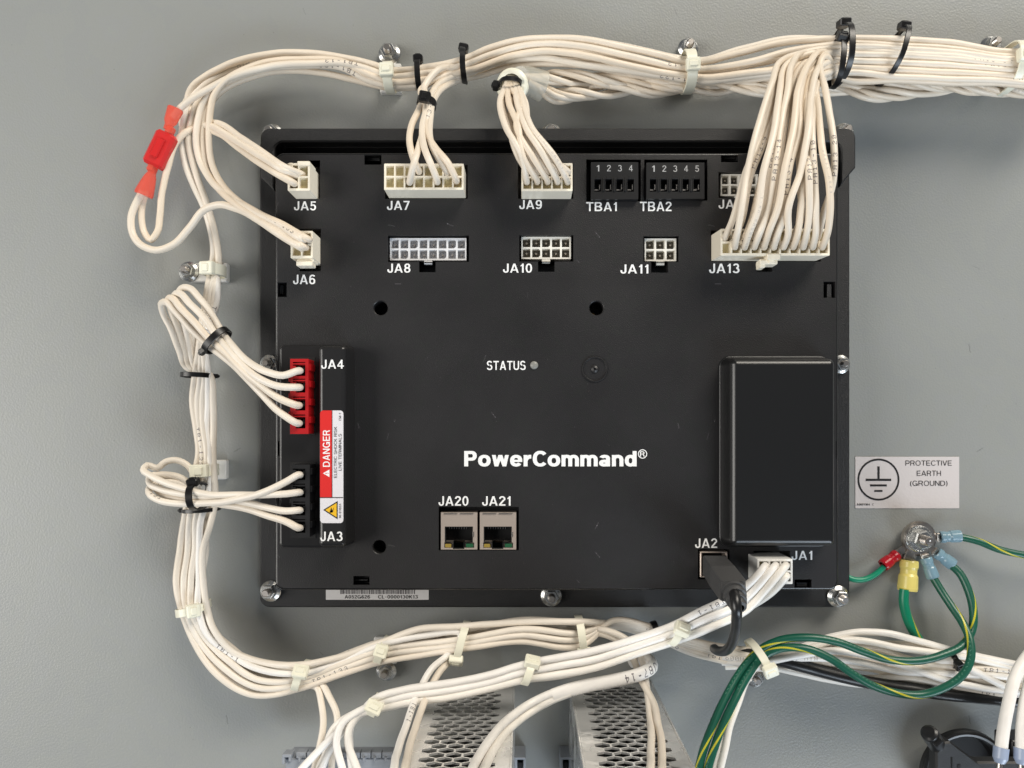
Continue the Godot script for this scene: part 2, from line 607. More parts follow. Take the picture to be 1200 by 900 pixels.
	var mid := Color(0.902, 0.866, 0.812)
	M.mids = [wire_mat(mid, []), wire_mat(Color(0.892, 0.850, 0.790), []), wire_mat(mid, [["600V 18AWG VW-1 MTW", 300, 14, 2, grey]]), wire_mat(mid, [["TB1-133", 480, 17, 2, ink]])]
	M.marked = []
	for text in ["PA13-14", "PA13-4", "PA13-9", "PA13-10", "PA13 20", "TB1-133", "TB1-13", "PA13-2"]:
		M.marked.append(wire_mat(cream, [[text, rng.randi_range(120, 230), 17, 2, ink]]))
	M.marked_white = []
	for text in ["TB1-1", "JB7-14", "TB1-4"]:
		M.marked_white.append(wire_mat(white, [[text, rng.randi_range(100, 500), 17, 2, ink]]))
	# green insulation with a yellow stripe that winds round the wire
	for g in 2:
		var im := Image.create(256, 64, false, Image.FORMAT_RGB8)
		var base: Color = [Color(0.085, 0.33, 0.26), Color(0.04, 0.50, 0.37)][g]
		for x in 256:
			for y in 64:
				var a := fposmod(y / 64.0 - x / 256.0, 1.0)
				var c := base if a > 0.075 else Color(0.76, 0.72, 0.20)
				im.set_pixel(x, y, c)
		if g == 0:
			for x in range(150, 250, 9):
				for k in 4:
					im.set_pixel(x + k, 34 + (x * 7 + k * 5) % 4, Color(0.62, 0.74, 0.66))
		var s := mat(Color.WHITE, 0.34)
		s.albedo_texture = ImageTexture.create_from_image(im)
		M["striped_green" if g == 0 else "striped_light"] = s

# ---------------------------------------------------------------- lettering
func caption(text: String, x0: float, y0: float, x1: float, y1: float, z: float, m: Material, parent: Node3D, called := "lettering", weight := 0.165) -> void:
	# a line of print given by its rectangle in photograph pixels: left, top, right, baseline
	var a := P(x0, y1, z)
	var b := P(x1, y0, z)
	var mb := Mb.new()
	lettered(mb, text, a.x, a.y, b.x, b.y, z * 0.001 + 0.0001, weight)
	part(called, mb, m, parent)

# ---------------------------------------------------------------- light and lens
func stage() -> void:
	var cam := Camera3D.new()
	cam.name = "camera"
	cam.projection = Camera3D.PROJECTION_FRUSTUM
	cam.near = 0.02
	cam.far = 20.0
	cam.size = 900.0 * K * cam.near / FD
	cam.frustum_offset = Vector2(-15.0, 50.0) * K * cam.near / FD     # the photograph is cropped a little high
	cam.position = Vector3(0, 0, CZ)
	add_child(cam)
	cam.make_current()
	var we := WorldEnvironment.new()
	we.name = "surroundings"
	var e := Environment.new()
	e.background_mode = Environment.BG_COLOR
	e.background_color = Color(0.33, 0.34, 0.355)
	e.background_energy_multiplier = 1.0
	e.tonemap_mode = Environment.TONE_MAPPER_LINEAR
	e.tonemap_exposure = 1.06
	e.sdfgi_enabled = true
	e.ssao_enabled = true
	e.ssil_enabled = true
	we.environment = e
	add_child(we)
	lamp("window_light", Vector3(-3.6, -0.25, 2.4), Vector2(2.8, 2.3), 14.8, Color(1.0, 0.985, 0.96))
	lamp("overhead_light", Vector3(1.8, 3.0, 2.1), Vector2(2.6, 1.5), 16.0, Color(1.0, 0.97, 0.92))
	lamp("room_light", Vector3(2.0, -2.8, 2.0), Vector2(2.6, 1.5), 11.5, Color(0.90, 0.95, 1.0))

func lamp(called: String, at: Vector3, size: Vector2, energy: float, c: Color) -> void:
	var l := AreaLight3D.new()
	l.name = called
	l.area_size = size
	l.area_normalize_energy = true
	l.light_energy = energy
	l.light_color = c
	l.shadow_enabled = true
	l.area_range = 8.0
	l.area_attenuation = 2.0
	add_child(l)
	l.look_at_from_position(at, Vector3(0, 0, 0), Vector3.UP)

# ---------------------------------------------------------------- a plain grotesque alphabet, drawn as strokes
class Pen:
	var polys: Array = []
	var layers: Array = []
	var layer := 0
	var w := 0.16                 # upright strokes
	var t := 0.145                # level strokes

	func rect(x0: float, y0: float, x1: float, y1: float) -> void:
		mark()
		polys.append([Vector2(x0, y0), Vector2(x1, y0), Vector2(x1, y1), Vector2(x0, y1)])
		mark()

	func diag(x0: float, y0: float, x1: float, y1: float, k := 1.0) -> void:
		var d := w * k * 0.5 * sqrt(1.0 + pow((x1 - x0) / (y1 - y0), 2.0))
		mark()
		polys.append([Vector2(x0 - d, y0), Vector2(x0 + d, y0), Vector2(x1 + d, y1), Vector2(x1 - d, y1)])
		mark()

	func arc(cx: float, cy: float, rx: float, ry: float, a0: float, a1: float) -> void:
		mark()
		var n := maxi(4, int(absf(a1 - a0) / 12.0))
		for i in n:
			var q := []
			for k in [i, i + 1]:
				var a := deg_to_rad(lerpf(a0, a1, float(k) / n))
				var c := signf(cos(a)) * pow(absf(cos(a)), 0.9)
				var s := signf(sin(a)) * pow(absf(sin(a)), 0.9)
				q.append([Vector2(cx + c * rx, cy + s * ry), Vector2(cx + c * (rx - w), cy + s * (ry - t))])
			polys.append([q[0][0], q[1][0], q[1][1], q[0][1]])
		mark()

	func mark() -> void:                   # every stroke lies a hair above the one before it
		while layers.size() < polys.size():
			layers.append(layer)
		layer += 1

	func glyph(ch: String) -> float:       # draws one sign and returns its width
		var x := 0.74                        # the lower-case height
		match ch:
			"A":
				diag(w * 0.55, 0, 0.42 - w * 0.05, 1); diag(0.84 - w * 0.55, 0, 0.42 + w * 0.05, 1); rect(0.18, 0.22, 0.66, 0.22 + t * 0.9); return 0.84
			"B":
				rect(0, 0, w, 1); rect(w, 1 - t, 0.42, 1); rect(w, 0.5 - t * 0.4, 0.44, 0.5 + t * 0.5); rect(w, 0, 0.44, t)
				arc(0.42, 0.745 - t * 0.0, 0.29, 0.255, -90, 90); arc(0.43, 0.27, 0.32, 0.27, -90, 90); return 0.76
			"C":
				arc(0.43, 0.5, 0.43, 0.515, 38, 322); return 0.775
			"D":
				rect(0, 0, w, 1); rect(w, 1 - t, 0.36, 1); rect(w, 0, 0.36, t); arc(0.36, 0.5, 0.43, 0.5, -90, 90); return 0.80
			"E":
				rect(0, 0, w, 1); rect(w, 1 - t, 0.66, 1); rect(w, 0.5 - t * 0.5, 0.62, 0.5 + t * 0.5); rect(w, 0, 0.68, t); return 0.69
			"G":
				arc(0.43, 0.5, 0.43, 0.515, 40, 352); rect(0.46, 0.36, 0.86, 0.36 + t); rect(0.86 - w, 0.0, 0.86, 0.40); return 0.87
			"H":
				rect(0, 0, w, 1); rect(0.74 - w, 0, 0.74, 1); rect(w, 0.5 - t * 0.5, 0.74 - w, 0.5 + t * 0.5); return 0.74
			"I":
				rect(0, 0, w, 1); return w
			"J":
				rect(0.55 - w, 0.27, 0.55, 1); arc(0.275, 0.29, 0.275, 0.305, 180, 360); rect(0, 0.28, w, 0.36); return 0.55
			"K":
				rect(0, 0, w, 1); diag(w * 0.8, 0.36, 0.66, 1, 1.0); diag(0.68, 0, 0.30, 0.62, 1.05); return 0.76
			"L":
				rect(0, 0, w, 1); rect(w, 0, 0.60, t); return 0.60
			"M":
				rect(0, 0, w, 1); rect(0.90 - w, 0, 0.90, 1); diag(0.45, 0, w * 0.6, 1, 0.9); diag(0.45, 0, 0.90 - w * 0.6, 1, 0.9); return 0.90
			"N":
				rect(0, 0, w, 1); rect(0.76 - w, 0, 0.76, 1); diag(0.76 - w * 0.6, 0, w * 0.6, 1, 0.95); return 0.76
			"O":
				arc(0.44, 0.5, 0.44, 0.515, 0, 360); return 0.88
			"P":
				rect(0, 0, w, 1); rect(w, 1 - t, 0.42, 1); rect(w, 0.37, 0.42, 0.37 + t); arc(0.42, 0.685, 0.30, 0.315, -90, 90); return 0.72
			"R":
				rect(0, 0, w, 1); rect(w, 1 - t, 0.44, 1); rect(w, 0.42, 0.44, 0.42 + t); arc(0.43, 0.71, 0.30, 0.29, -90, 90); diag(0.68, 0, 0.52, 0.46); return 0.77
			"S":
				arc(0.36, 0.735, 0.34, 0.28, 18, 262); arc(0.37, 0.285, 0.37, 0.30, -165, 82); return 0.74
			"T":
				rect(0, 1 - t, 0.72, 1); rect(0.36 - w * 0.5, 0, 0.36 + w * 0.5, 1 - t); return 0.72
			"U":
				rect(0, 0.33, w, 1); rect(0.74 - w, 0.33, 0.74, 1); arc(0.37, 0.35, 0.37, 0.365, 180, 360); return 0.74
			"V":
				diag(0.38, 0, w * 0.5, 1); diag(0.38, 0, 0.76 - w * 0.5, 1); return 0.76
			"Y":
				diag(0.37, 0.42, w * 0.5, 1); diag(0.37, 0.42, 0.74 - w * 0.5, 1); rect(0.37 - w * 0.5, 0, 0.37 + w * 0.5, 0.45); return 0.74
			"0":
				arc(0.31, 0.5, 0.31, 0.51, 0, 360); return 0.62
			"1":
				rect(0.36 - w, 0, 0.36, 1); polys.append([Vector2(0.06, 0.68), Vector2(0.06, 0.80), Vector2(0.30, 1.0), Vector2(0.36 - w * 0.5, 0.78)]); return 0.42
			"2":
				arc(0.31, 0.70, 0.31, 0.31, -20, 175); diag(w * 0.62, t, 0.50, 0.64, 1.0); rect(0.0, 0, 0.62, t); return 0.63
			"3":
				arc(0.30, 0.735, 0.28, 0.275, -88, 165); arc(0.30, 0.285, 0.32, 0.295, -165, 85); return 0.62
			"4":
				rect(0.52 - w, 0, 0.52, 1); rect(0.0, 0.22, 0.66, 0.22 + t * 0.9); polys.append([Vector2(0.0, 0.22), Vector2(0.0, 0.38), Vector2(0.40, 1.0), Vector2(0.52, 1.0), Vector2(0.52, 0.86)]); return 0.66
			"5":
				rect(0.08, 1 - t, 0.58, 1); polys.append([Vector2(0.06, 0.46), Vector2(0.06 + w * 0.85, 0.46), Vector2(0.10 + w * 0.85, 1.0), Vector2(0.10, 1.0)]); arc(0.30, 0.325, 0.31, 0.335, -165, 140); return 0.62
			"6":
				arc(0.31, 0.32, 0.31, 0.33, 0, 360); arc(0.34, 0.56, 0.34, 0.45, 40, 200); return 0.62
			"7":
				rect(0, 1 - t, 0.60, 1); diag(0.18, 0, 0.50, 1 - t); return 0.60
			"8":
				arc(0.31, 0.735, 0.28, 0.275, 0, 360); arc(0.31, 0.285, 0.31, 0.295, 0, 360); return 0.62
			"9":
				arc(0.31, 0.68, 0.31, 0.33, 0, 360); arc(0.28, 0.44, 0.34, 0.45, 220, 380); return 0.62
			"(":
				arc(0.34, 0.42, 0.34, 0.62, 115, 245); return 0.26
			")":
				arc(-0.08, 0.42, 0.34, 0.62, -65, 65); return 0.26
			"-":
				rect(0.04, 0.36, 0.40, 0.36 + t); return 0.44
			"o":
				arc(0.36, x * 0.5, 0.36, x * 0.5 + 0.012, 0, 360); return 0.72
			"w":
				diag(0.25, 0, w * 0.45, x, 0.92); diag(0.25, 0, 0.48, x, 0.92); diag(0.71, 0, 0.48, x, 0.92); diag(0.71, 0, 0.96 - w * 0.45, x, 0.92); return 0.96
			"e":
				arc(0.35, x * 0.5, 0.35, x * 0.5 + 0.012, 0, 325); rect(w * 0.8, x * 0.5 - t * 0.42, 0.70, x * 0.5 + t * 0.30); return 0.70
			"r":
				rect(0, 0, w, x); polys.append([Vector2(w, x - t * 1.9), Vector2(w, x - 0.06), Vector2(0.30, x + 0.01), Vector2(0.44, x + 0.01), Vector2(0.44, x - t * 1.15), Vector2(0.32, x - t * 1.2)]); return 0.45
			"m":
				rect(0, 0, w, x); rect(0.50 - w * 0.5, 0, 0.50 + w * 0.5, x * 0.62); rect(1.0 - w, 0, 1.0, x * 0.62); arc(0.25 + w * 0.25, x * 0.56, 0.25 + w * 0.25, x * 0.44 + 0.012, 0, 150); arc(0.75 - w * 0.25, x * 0.56, 0.25 + w * 0.25, x * 0.44 + 0.012, 0, 150); return 1.0
			"n":
				rect(0, 0, w, x); rect(0.66 - w, 0, 0.66, x * 0.62); arc(0.33, x * 0.56, 0.33, x * 0.44 + 0.012, 0, 155); return 0.66
			"a":
				arc(0.32, x * 0.68, 0.31, x * 0.32 + 0.012, 0, 160); rect(0.63 - w, 0.0, 0.63, x * 0.70); arc(0.30, 0.215, 0.30, 0.225, 0, 360); return 0.66
			"d":
				arc(0.33, x * 0.5, 0.33, x * 0.5 + 0.012, 0, 360); rect(0.68 - w, 0, 0.68, 1); return 0.68
		return 0.32

func lettered(mb: Mb, text: String, x0: float, y0: float, x1: float, y1: float, z: float, weight := 0.165, turn := 0.0, gap := 0.13) -> void:
	# print that fills the rectangle: metres, baseline y0, capitals reaching y1
	var pen := Pen.new()
	pen.w = weight
	pen.t = weight * 0.88
	var all := []
	var lay := []
	var x := 0.0
	for ch in text:
		pen.polys = []
		pen.layers = []
		pen.layer = 0
		var adv := pen.glyph(ch)
		pen.mark()
		lay.append_array(pen.layers)
		for p in pen.polys:
			var q := []
			for v in p:
				q.append(v + Vector2(x, 0))
			all.append(q)
		x += adv + gap
	x -= gap
	var mid := Vector3((x0 + x1) * 0.5, (y0 + y1) * 0.5, 0)
	var n := Vector3(0, 0, 1)
	var k := 0
	for p in all:
		var pts := []
		for v in p:
			var a := Vector3(x0 + v.x / x * (x1 - x0), y0 + v.y * (y1 - y0), 0)
			pts.append(mid + (a - mid).rotated(n, turn) + Vector3(0, 0, z + 0.000006 * lay[k]))
		k += 1
		for i in range(1, pts.size() - 1):
			mb.tri(pts[0], pts[i], pts[i + 1], n, n, n)

# ---------------------------------------------------------------- the controller
func fx(px: float) -> float:
	return (px - 615.0) * K

func fy(py: float) -> float:
	return (500.0 - py) * K

func hole(x0: float, y0: float, x1: float, y1: float, d_mm: float) -> Array:      # a rectangle of the face, in photograph pixels
	return [fx(x0), fy(y1), fx(x1), fy(y0), d_mm * 0.001]

func block(mb: Mb, x0: float, y0: float, x1: float, y1: float, z0: float, z1: float, b_mm := 0.3) -> void:
	# a chamfered box whose front rectangle is given in pixels at height z1
	var a := P(x0, y1, z1)
	var b := P(x1, y0, z1)
	mb.box(Vector3((a.x + b.x) * 0.5, (a.y + b.y) * 0.5, (z0 + z1) * 0.0005), Vector3(b.x - a.x, b.y - a.y, (z1 - z0) * 0.001), b_mm * 0.001)

func header(parent: Node3D, x0: float, y0: float, x1: float, y1: float, cols: int, rows: int, body: Material, cell: Material, pin_mat: Material, z1 := 31.0) -> void:
	# an empty board header: a white shell with square wells, a pin in each, and a latch tab below
	var a := P(x0, y1, z1)
	var b := P(x1, y0, z1)
	var mb := Mb.new()
	var wx := (b.x - a.x) / cols
	var wy := (b.y - a.y) / rows
	var t := 0.00052
	var holes := []
	var cells := Mb.new()
	for i in cols:
		for j in rows:
			var h := [a.x + wx * i + t * (1.25 if i == 0 else 0.8), a.y + wy * j + t * (1.4 if j == 0 else 0.7), a.x + wx * (i + 1) - t * (1.25 if i == cols - 1 else 0.8), a.y + wy * (j + 1) - t * (1.4 if j == rows - 1 else 0.7), 0.0042]
			holes.append(h)
			var zf := z1 * 0.001 - 0.0041
			cells.quad(Vector3(h[0], h[1], zf), Vector3(h[2], h[1], zf), Vector3(h[2], h[3], zf), Vector3(h[0], h[3], zf), Vector3(0, 0, 1))
			if (i + j * 3) % 4 == 1:                     # some wells are keyed: two of their corners are cut
				for s in [0, 1]:
					var cx: float = h[2]
					var cy: float = h[3] if s else h[1]
					var k := 0.0009
					var sy := -1.0 if s else 1.0
					mb.tri(Vector3(cx, cy, z1 * 0.001), Vector3(cx - k, cy, z1 * 0.001), Vector3(cx, cy + sy * k, z1 * 0.001), Vector3(0, 0, 1), Vector3(0, 0, 1), Vector3(0, 0, 1))
	mb.plate(a.x, a.y, b.x, b.y, z1 * 0.001, holes, [], false)
	var zb := 0.024
	var zt := z1 * 0.001
	for s in [[a.x, a.y, b.x, a.y, Vector3(0, -1, 0)], [a.x, b.y, b.x, b.y, Vector3(0, 1, 0)], [a.x, a.y, a.x, b.y, Vector3(-1, 0, 0)], [b.x, a.y, b.x, b.y, Vector3(1, 0, 0)]]:
		mb.quad(Vector3(s[0], s[1], zb), Vector3(s[2], s[3], zb), Vector3(s[2], s[3], zt), Vector3(s[0], s[1], zt), s[4])
	var mid := (x0 + x1) * 0.5
	mb.box(Vector3((a.x + b.x) * 0.5, a.y - 0.0009, zt - 0.0012), Vector3(0.0040, 0.0018, 0.0022), 0.0002)
	var o := part("socket", mb, body, parent)
	part("well_floor", cells, cell, o)
	for h in holes:
		var pm := Mb.new()
		pm.box(Vector3((h[0] + h[2]) * 0.5, (h[1] + h[3]) * 0.5, zt - 0.0026), Vector3(0.00082, 0.00082, 0.0030), 0.0002)
		part("pin", pm, pin_mat, o)

func controller() -> void:
	var c := thing("generator_controller", "large black plastic control unit with many sockets bolted to the grey wall", "control unit", Vector3(fx(650), fy(692), 0.0))
	var mb := Mb.new()
	# mounting flange
	var a := P(304, 712, 8)
	var b := P(996, 160, 8)
	mb.rblock(a.x, a.y, b.x, b.y, 0.0052, 0.0, 0.008, 0.0009)
	part("flange", mb, M.black, c)
	# the raised lip along the top, with its two short legs
	mb = Mb.new()
	var lip := PackedVector2Array()
	var lp := func(x: float, y: float) -> void:
		var q := P(x, y, 23)
		lip.append(Vector2(q.x, q.y))
	var arc := func(x: float, y: float, r: float, a0: float, a1: float, k: int) -> void:
		for i in k + 1:
			var an := deg_to_rad(lerpf(a0, a1, float(i) / k))
			lp.call(x + r * cos(an), y - r * sin(an))
	lp.call(305, 207)
	arc.call(316, 161, 11, 180, 90, 5)
	arc.call(992, 161, 11, 90, 0, 5)
	lp.call(1003, 196)
	lp.call(997, 203)
	lp.call(985, 218)
	arc.call(975, 177, 11, 0, 90, 5)
	arc.call(332, 177, 11, 90, 180, 5)
	lp.call(321, 223)
	lp.call(308, 210)
	mb.prism(lip, 0.0125, 0.023, 0.0007)
	part("rain_lip", mb, M.black, c)
	mb = Mb.new()                                      # what carries the lip: a thin wall just inside it
	for s in [[323, 169, 984, 173], [312, 172, 318, 203], [991, 172, 997, 198]]:
		block(mb, s[0], s[1], s[2], s[3], 7.5, 16, 0.2)
	part("lip_wall", mb, M.black, c)
	# the body with the face
	mb = Mb.new()
	var x0 := fx(321.5)
	var x1 := fx(983.5)
	var y0 := fy(692.5)
	var y1 := fy(178)
	var bev := 0.0014
	var edge := Mb.new()
	edge.rblock(x0, y0, x1, y1, 0.0042, 0.007, 0.033, bev, 0.0002, false, 6)
	part("housing_edge", edge, M.black_edge, c)
	var holes := [
		hole(427, 180, 447, 193, 5), hole(845, 177.5, 865, 190, 5), hole(324, 331, 336, 348, 5), hole(965, 330, 979, 349, 5), hole(324, 517, 336, 534, 6), hole(414, 675, 433, 685.5, 5), hole(931, 679, 951, 690.5, 5), hole(979.4, 517, 981.6, 538, 4),
		hole(348, 188, 375, 233, 8), hole(351, 268, 376, 318, 8), hole(451, 193, 548, 233, 8), hole(607, 191, 672, 233, 8),
		hole(454.5, 276, 549.5, 307, 8), hole(608.5, 275.5, 672, 306.5, 8), hole(754, 276.5, 795.5, 307, 8), hole(842, 201.5, 893, 232, 8), hole(833, 270, 962, 306.5, 8),
		hole(491, 307, 510.5, 319, 8), hole(630.5, 306.5, 650, 318.5, 8), hole(763, 307, 783, 319.5, 8), hole(887, 306.5, 905, 318.5, 8),
		hole(687, 187, 751, 236, 8), hole(755, 187, 829, 235, 8),
		hole(514, 594, 608, 645, 9), hole(818, 643.5, 855, 679, 9), hole(883, 645.5, 926, 684, 8)]
	var rounds := [[fx(446), fy(361), 8.2 * K, 0.020], [fx(699), fy(361), 8.2 * K, 0.020], [fx(444.5), fy(641), 7.8 * K, 0.020]]
	var ix0 := x0 + 0.0012
	var ix1 := x1 - 0.0004 - bev
	var inner := Rect2(x0 + 0.0045, y0 + 0.0045, x1 - x0 - 0.009, y1 - y0 - 0.009)
	# between the rounded rim and the pierced field
	var rim: PackedVector2Array = mb.rrect(x0, y0, x1, y1, 0.0042, bev + 0.0002)[0]
	var fieldr := Rect2(fx(323.0 + 1.6), fy(692.5 - 1.6 - 2.0), fx(983.5 - 1.6) - fx(324.6), fy(178 + 3.6) - fy(688.9))
	fieldr = Rect2(x0 + 0.0013, y0 + 0.0013, x1 - x0 - 0.0026, y1 - y0 - 0.0026)
	mb.plate(fieldr.position.x + 0.0029, fieldr.position.y, fieldr.end.x - 0.0029, fieldr.position.y + 0.0029, 0.033, clip(holes, fieldr.position.x + 0.0029, fieldr.position.y, fieldr.end.x - 0.0029, fieldr.position.y + 0.0029))
	mb.plate(fieldr.position.x + 0.0029, fieldr.end.y - 0.0029, fieldr.end.x - 0.0029, fieldr.end.y, 0.033, clip(holes, fieldr.position.x + 0.0029, fieldr.end.y - 0.0029, fieldr.end.x - 0.0029, fieldr.end.y))
	mb.plate(fieldr.position.x, fieldr.position.y + 0.0029, fieldr.end.x, fieldr.end.y - 0.0029, 0.033, clip(holes, fieldr.position.x, fieldr.position.y + 0.0029, fieldr.end.x, fieldr.end.y - 0.0029), rounds)
	for q in 4:                                         # the four rounded corners of the face
		var cc := Vector3([fieldr.end.x, fieldr.position.x, fieldr.position.x, fieldr.end.x][q] + [-0.0029, 0.0029, 0.0029, -0.0029][q], [fieldr.end.y, fieldr.end.y, fieldr.position.y, fieldr.position.y][q] + [-0.0029, -0.0029, 0.0029, 0.0029][q], 0.033)
		for k in 6:
			var p := rim[q * 7 + k]
			var r := rim[q * 7 + k + 1]
			mb.tri(cc, Vector3(p.x, p.y, 0.033), Vector3(r.x, r.y, 0.033), Vector3(0, 0, 1), Vector3(0, 0, 1), Vector3(0, 0, 1))
	part("housing", mb, M.black_face, c)
	# small things moulded into slots
	for q in [[969.5, 333, 974.5, 350, 32.2], [933.5, 682.5, 946, 687.5, 31.5], [328, 334, 332, 345, 30], [416, 678.5, 431, 682, 30.5], [430, 184.5, 445, 189, 29.5], [848, 182, 862, 186.5, 29.5]]:
		mb = Mb.new()
		block(mb, q[0], q[1], q[2], q[3], 26.5, q[4], 0.15)
		part("snap_tab", mb, M.black, c)
	mb = Mb.new()
	mb.lathe(Vector3(fx(697.6), fy(364.5), 0.0132), Basis(), [[0.0014, 0.0], [0.0014, 0.004], [0.0006, 0.004], [0.0, 0.0036]], 12)
	part("brass_insert", mb, M.brass, c)
	# raised rim round the holes is too slight to see; status lamp, ring and gate mark
	mb = Mb.new()
	mb.lathe(Vector3(fx(626), fy(428), 0.033), Basis(), [[0.0019, -0.0006], [0.0019, 0.0002], [0.0016, 0.0007], [0.0008, 0.0010], [0.0, 0.0011]], 20)
	part("status_lamp", mb, M.led, c)
	mb = Mb.new()
	var o := Vector3(fx(697), fy(432.7), 0.033)
	mb.lathe(o, Basis(), [[0.0062, 0.00001], [0.0059, 0.0006], [0.0055, 0.0006], [0.0051, 0.00003], [0.0, 0.00003]], 40)
	mb.lathe(o, Basis(), [[0.0018, 0.00005], [0.0016, 0.0006], [0.0007, 0.0010], [0.0005, 0.0004], [0.0, 0.0004]], 18)
	part("moulding_gate", mb, M.black_face, c)
	mb = Mb.new()
	ring(mb, o + Vector3(0, 0, 0.00012), 15.6 * K, 14.4 * K, 48)
	part("groove", mb, M.deep, c)
	# sockets with nothing plugged in
	header(c, 457, 279, 546.5, 305, 8, 2, M.header, M.cell_grey, M.tin)
	header(c, 611, 277.5, 669, 303.5, 5, 2, M.header_cream, M.cell_dark, M.tin)
	header(c, 755.5, 279.5, 792.5, 306, 3, 2, M.header_cream, M.cell_dark, M.tin)
	header(c, 844.5, 204, 888.5, 229.5, 4, 2, M.header_cream, M.cell_dark, M.tin)
	# the two black terminal blocks
	for t in [[692.5, 190, 748, 233.5, 4, 4.0, 13.3, 697.5], [757.5, 190.5, 825.5, 233, 5, 4.5, 13.3, 761.5]]:
		mb = Mb.new()
		var z := 36.0
		var q0 := P(t[0], t[3], z)
		var q1 := P(t[2], t[1], z)
		var ho := []
		var n: int = t[4]
		var met := Mb.new()
		var pit: float = (q1.x - q0.x - 0.0016) / n
		for i in n:
			var cx := q0.x + 0.0008 + pit * (i + 0.48)
			var cy := (q0.y + q1.y) * 0.5 - 0.0015
			ho.append([cx - 0.0016, cy - 0.0036, cx + 0.0014, cy + 0.0022, 0.006])
			met.box(Vector3(cx + 0.0009, cy - 0.0012, z * 0.001 - 0.0024), Vector3(0.00045, 0.0026, 0.003), 0.0001)
			met.box(Vector3(cx - 0.0004, cy - 0.0021, z * 0.001 - 0.0032), Vector3(0.0020, 0.0007, 0.002), 0.0001)
			# the sloping groove above each clamp and the fin between two
			mb.box(Vector3(cx - 0.0001, cy + 0.0030, z * 0.001 - 0.0001), Vector3(0.0024, 0.0016, 0.0005), 0.0002)
			if i < n - 1:
				mb.box(Vector3(cx + pit * 0.5, cy - 0.0005, z * 0.001 + 0.0002), Vector3(0.0010, 0.0062, 0.0010), 0.0003)
		mb.plate(q0.x, q0.y, q1.x, q1.y, z * 0.001, ho)
		mb.rblock(q0.x, q0.y, q1.x, q1.y, 0.0003, 0.026, z * 0.001, 0.00003, 0.0, false, 1)
		var tb := part("terminal_block", mb, M.dark, c)
		part("clamp", met, M.stud, tb)
		for i in n:
			var cx: float = (q0.x + 0.0008 + pit * (i + 0.48))
			var lm := Mb.new()
			lettered(lm, str(i + 1), cx - 0.0009, q1.y - 0.0043, cx + 0.0009, q1.y - 0.0014, z * 0.001 + 0.0001, 0.14)
			part("numeral", lm, M.print_grey, tb)
	# the stepped plinth on the left, with its taller bar
	mb = Mb.new()
	mb.rblock(fx(329.5), fy(641), fx(398), fy(404.5), 0.0026, 0.032, 0.0375, 0.0014, 0.0003, true, 6)
	part("plinth", mb, M.plinth, c)
	mb = Mb.new()
	mb.rblock(fx(380.5), fy(638), fx(416), fy(406), 0.0030, 0.032, 0.0475, 0.0022, 0.0009, true, 7)
	var bar := part("plinth_bar", mb, M.plinth, c)
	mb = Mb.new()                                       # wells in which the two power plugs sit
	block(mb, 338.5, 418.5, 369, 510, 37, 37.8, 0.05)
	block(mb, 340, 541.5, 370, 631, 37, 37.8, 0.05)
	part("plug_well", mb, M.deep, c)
	danger(bar)
	caption("JA4", 376.5, 421.5, 403, 432, 47.5, M.print, bar)
	caption("JA3", 375.5, 623, 401.5, 634, 47.5, M.print, bar)
	# the cover block on the right
	mb = Mb.new()
	mb.rblock(fx(843), fy(640), fx(971), fy(418), 0.0046, 0.032, 0.0465, 0.0032, 0.0019, true, 10)
	mb.rblock(fx(842), fy(641), fx(972), fy(417), 0.0050, 0.032, 0.0341, 0.0007, 0.0001, true, 4)
	part("cover_block", mb, M.pad, c)
	jacks(c)
	# usb shell
	mb = Mb.new()
	var sh := [P(820.5, 676.5, 33.5), P(852.5, 646.5, 33.5)]
	for s in [[sh[0].x, sh[0].y, sh[1].x, sh[0].y + 0.0006], [sh[0].x, sh[1].y - 0.0006, sh[1].x, sh[1].y], [sh[0].x, sh[0].y + 0.0006, sh[0].x + 0.0008, sh[1].y - 0.0006], [sh[1].x - 0.0008, sh[0].y + 0.0006, sh[1].x, sh[1].y - 0.0006]]:
		mb.box(Vector3((s[0] + s[2]) * 0.5, (s[1] + s[3]) * 0.5, 0.030), Vector3(s[2] - s[0], s[3] - s[1], 0.0075), 0.0002)
	part("usb_socket", mb, M.shell, c)
	# print on the face
	for p in [["JA5", 344.5, 236, 370.5, 246.5], ["JA6", 343.5, 322, 369.5, 333], ["JA7", 453.5, 235.5, 480, 246], ["JA8", 454, 309, 481, 319.5], ["JA9", 608.5, 234.5, 635, 245], ["JA10", 589.5, 309, 623.5, 319.5], ["JA11", 727, 310, 760.5, 320.5], ["JA12", 842, 234, 876, 244.5], ["JA13", 831, 309, 866.5, 320], ["TBA1", 687, 237, 723.5, 247.5], ["TBA2", 750, 236.5, 787, 247.5], ["STATUS", 570.5, 423, 616, 433.5], ["JA20", 514, 581.5, 549, 592.5], ["JA21", 565, 581.5, 599, 592.5], ["JA2", 814.5, 631, 840.5, 642], ["JA1", 927.5, 645.5, 952.5, 656]]:
		caption(p[0], p[1], p[2], p[3], p[4], ZF, M.print, c)
	mb = Mb.new()                                       # a heavier cut than the other print
	lettered(mb, "PowerCommand", fx(544), fy(546.5), fx(746), fy(528.5), 0.0331, 0.228, 0.0, 0.075)
	part("product_lettering", mb, M.print, c)
	caption("R", 750, 529, 755.5, 535, ZF, M.print, c)
	mb = Mb.new()
	ring(mb, P(753, 532, ZF + 0.12), 5.4 * K, 4.4 * K)
	part("registered_ring", mb, M.print, c)
	barcode(c)

func clip(holes: Array, x0: float, y0: float, x1: float, y1: float) -> Array:
	var out := []
	for h in holes:
		var q := [maxf(h[0], x0), maxf(h[1], y0), minf(h[2], x1), minf(h[3], y1), h[4]]
		if q[2] - q[0] > 1e-6 and q[3] - q[1] > 1e-6:
			out.append(q)
	return out

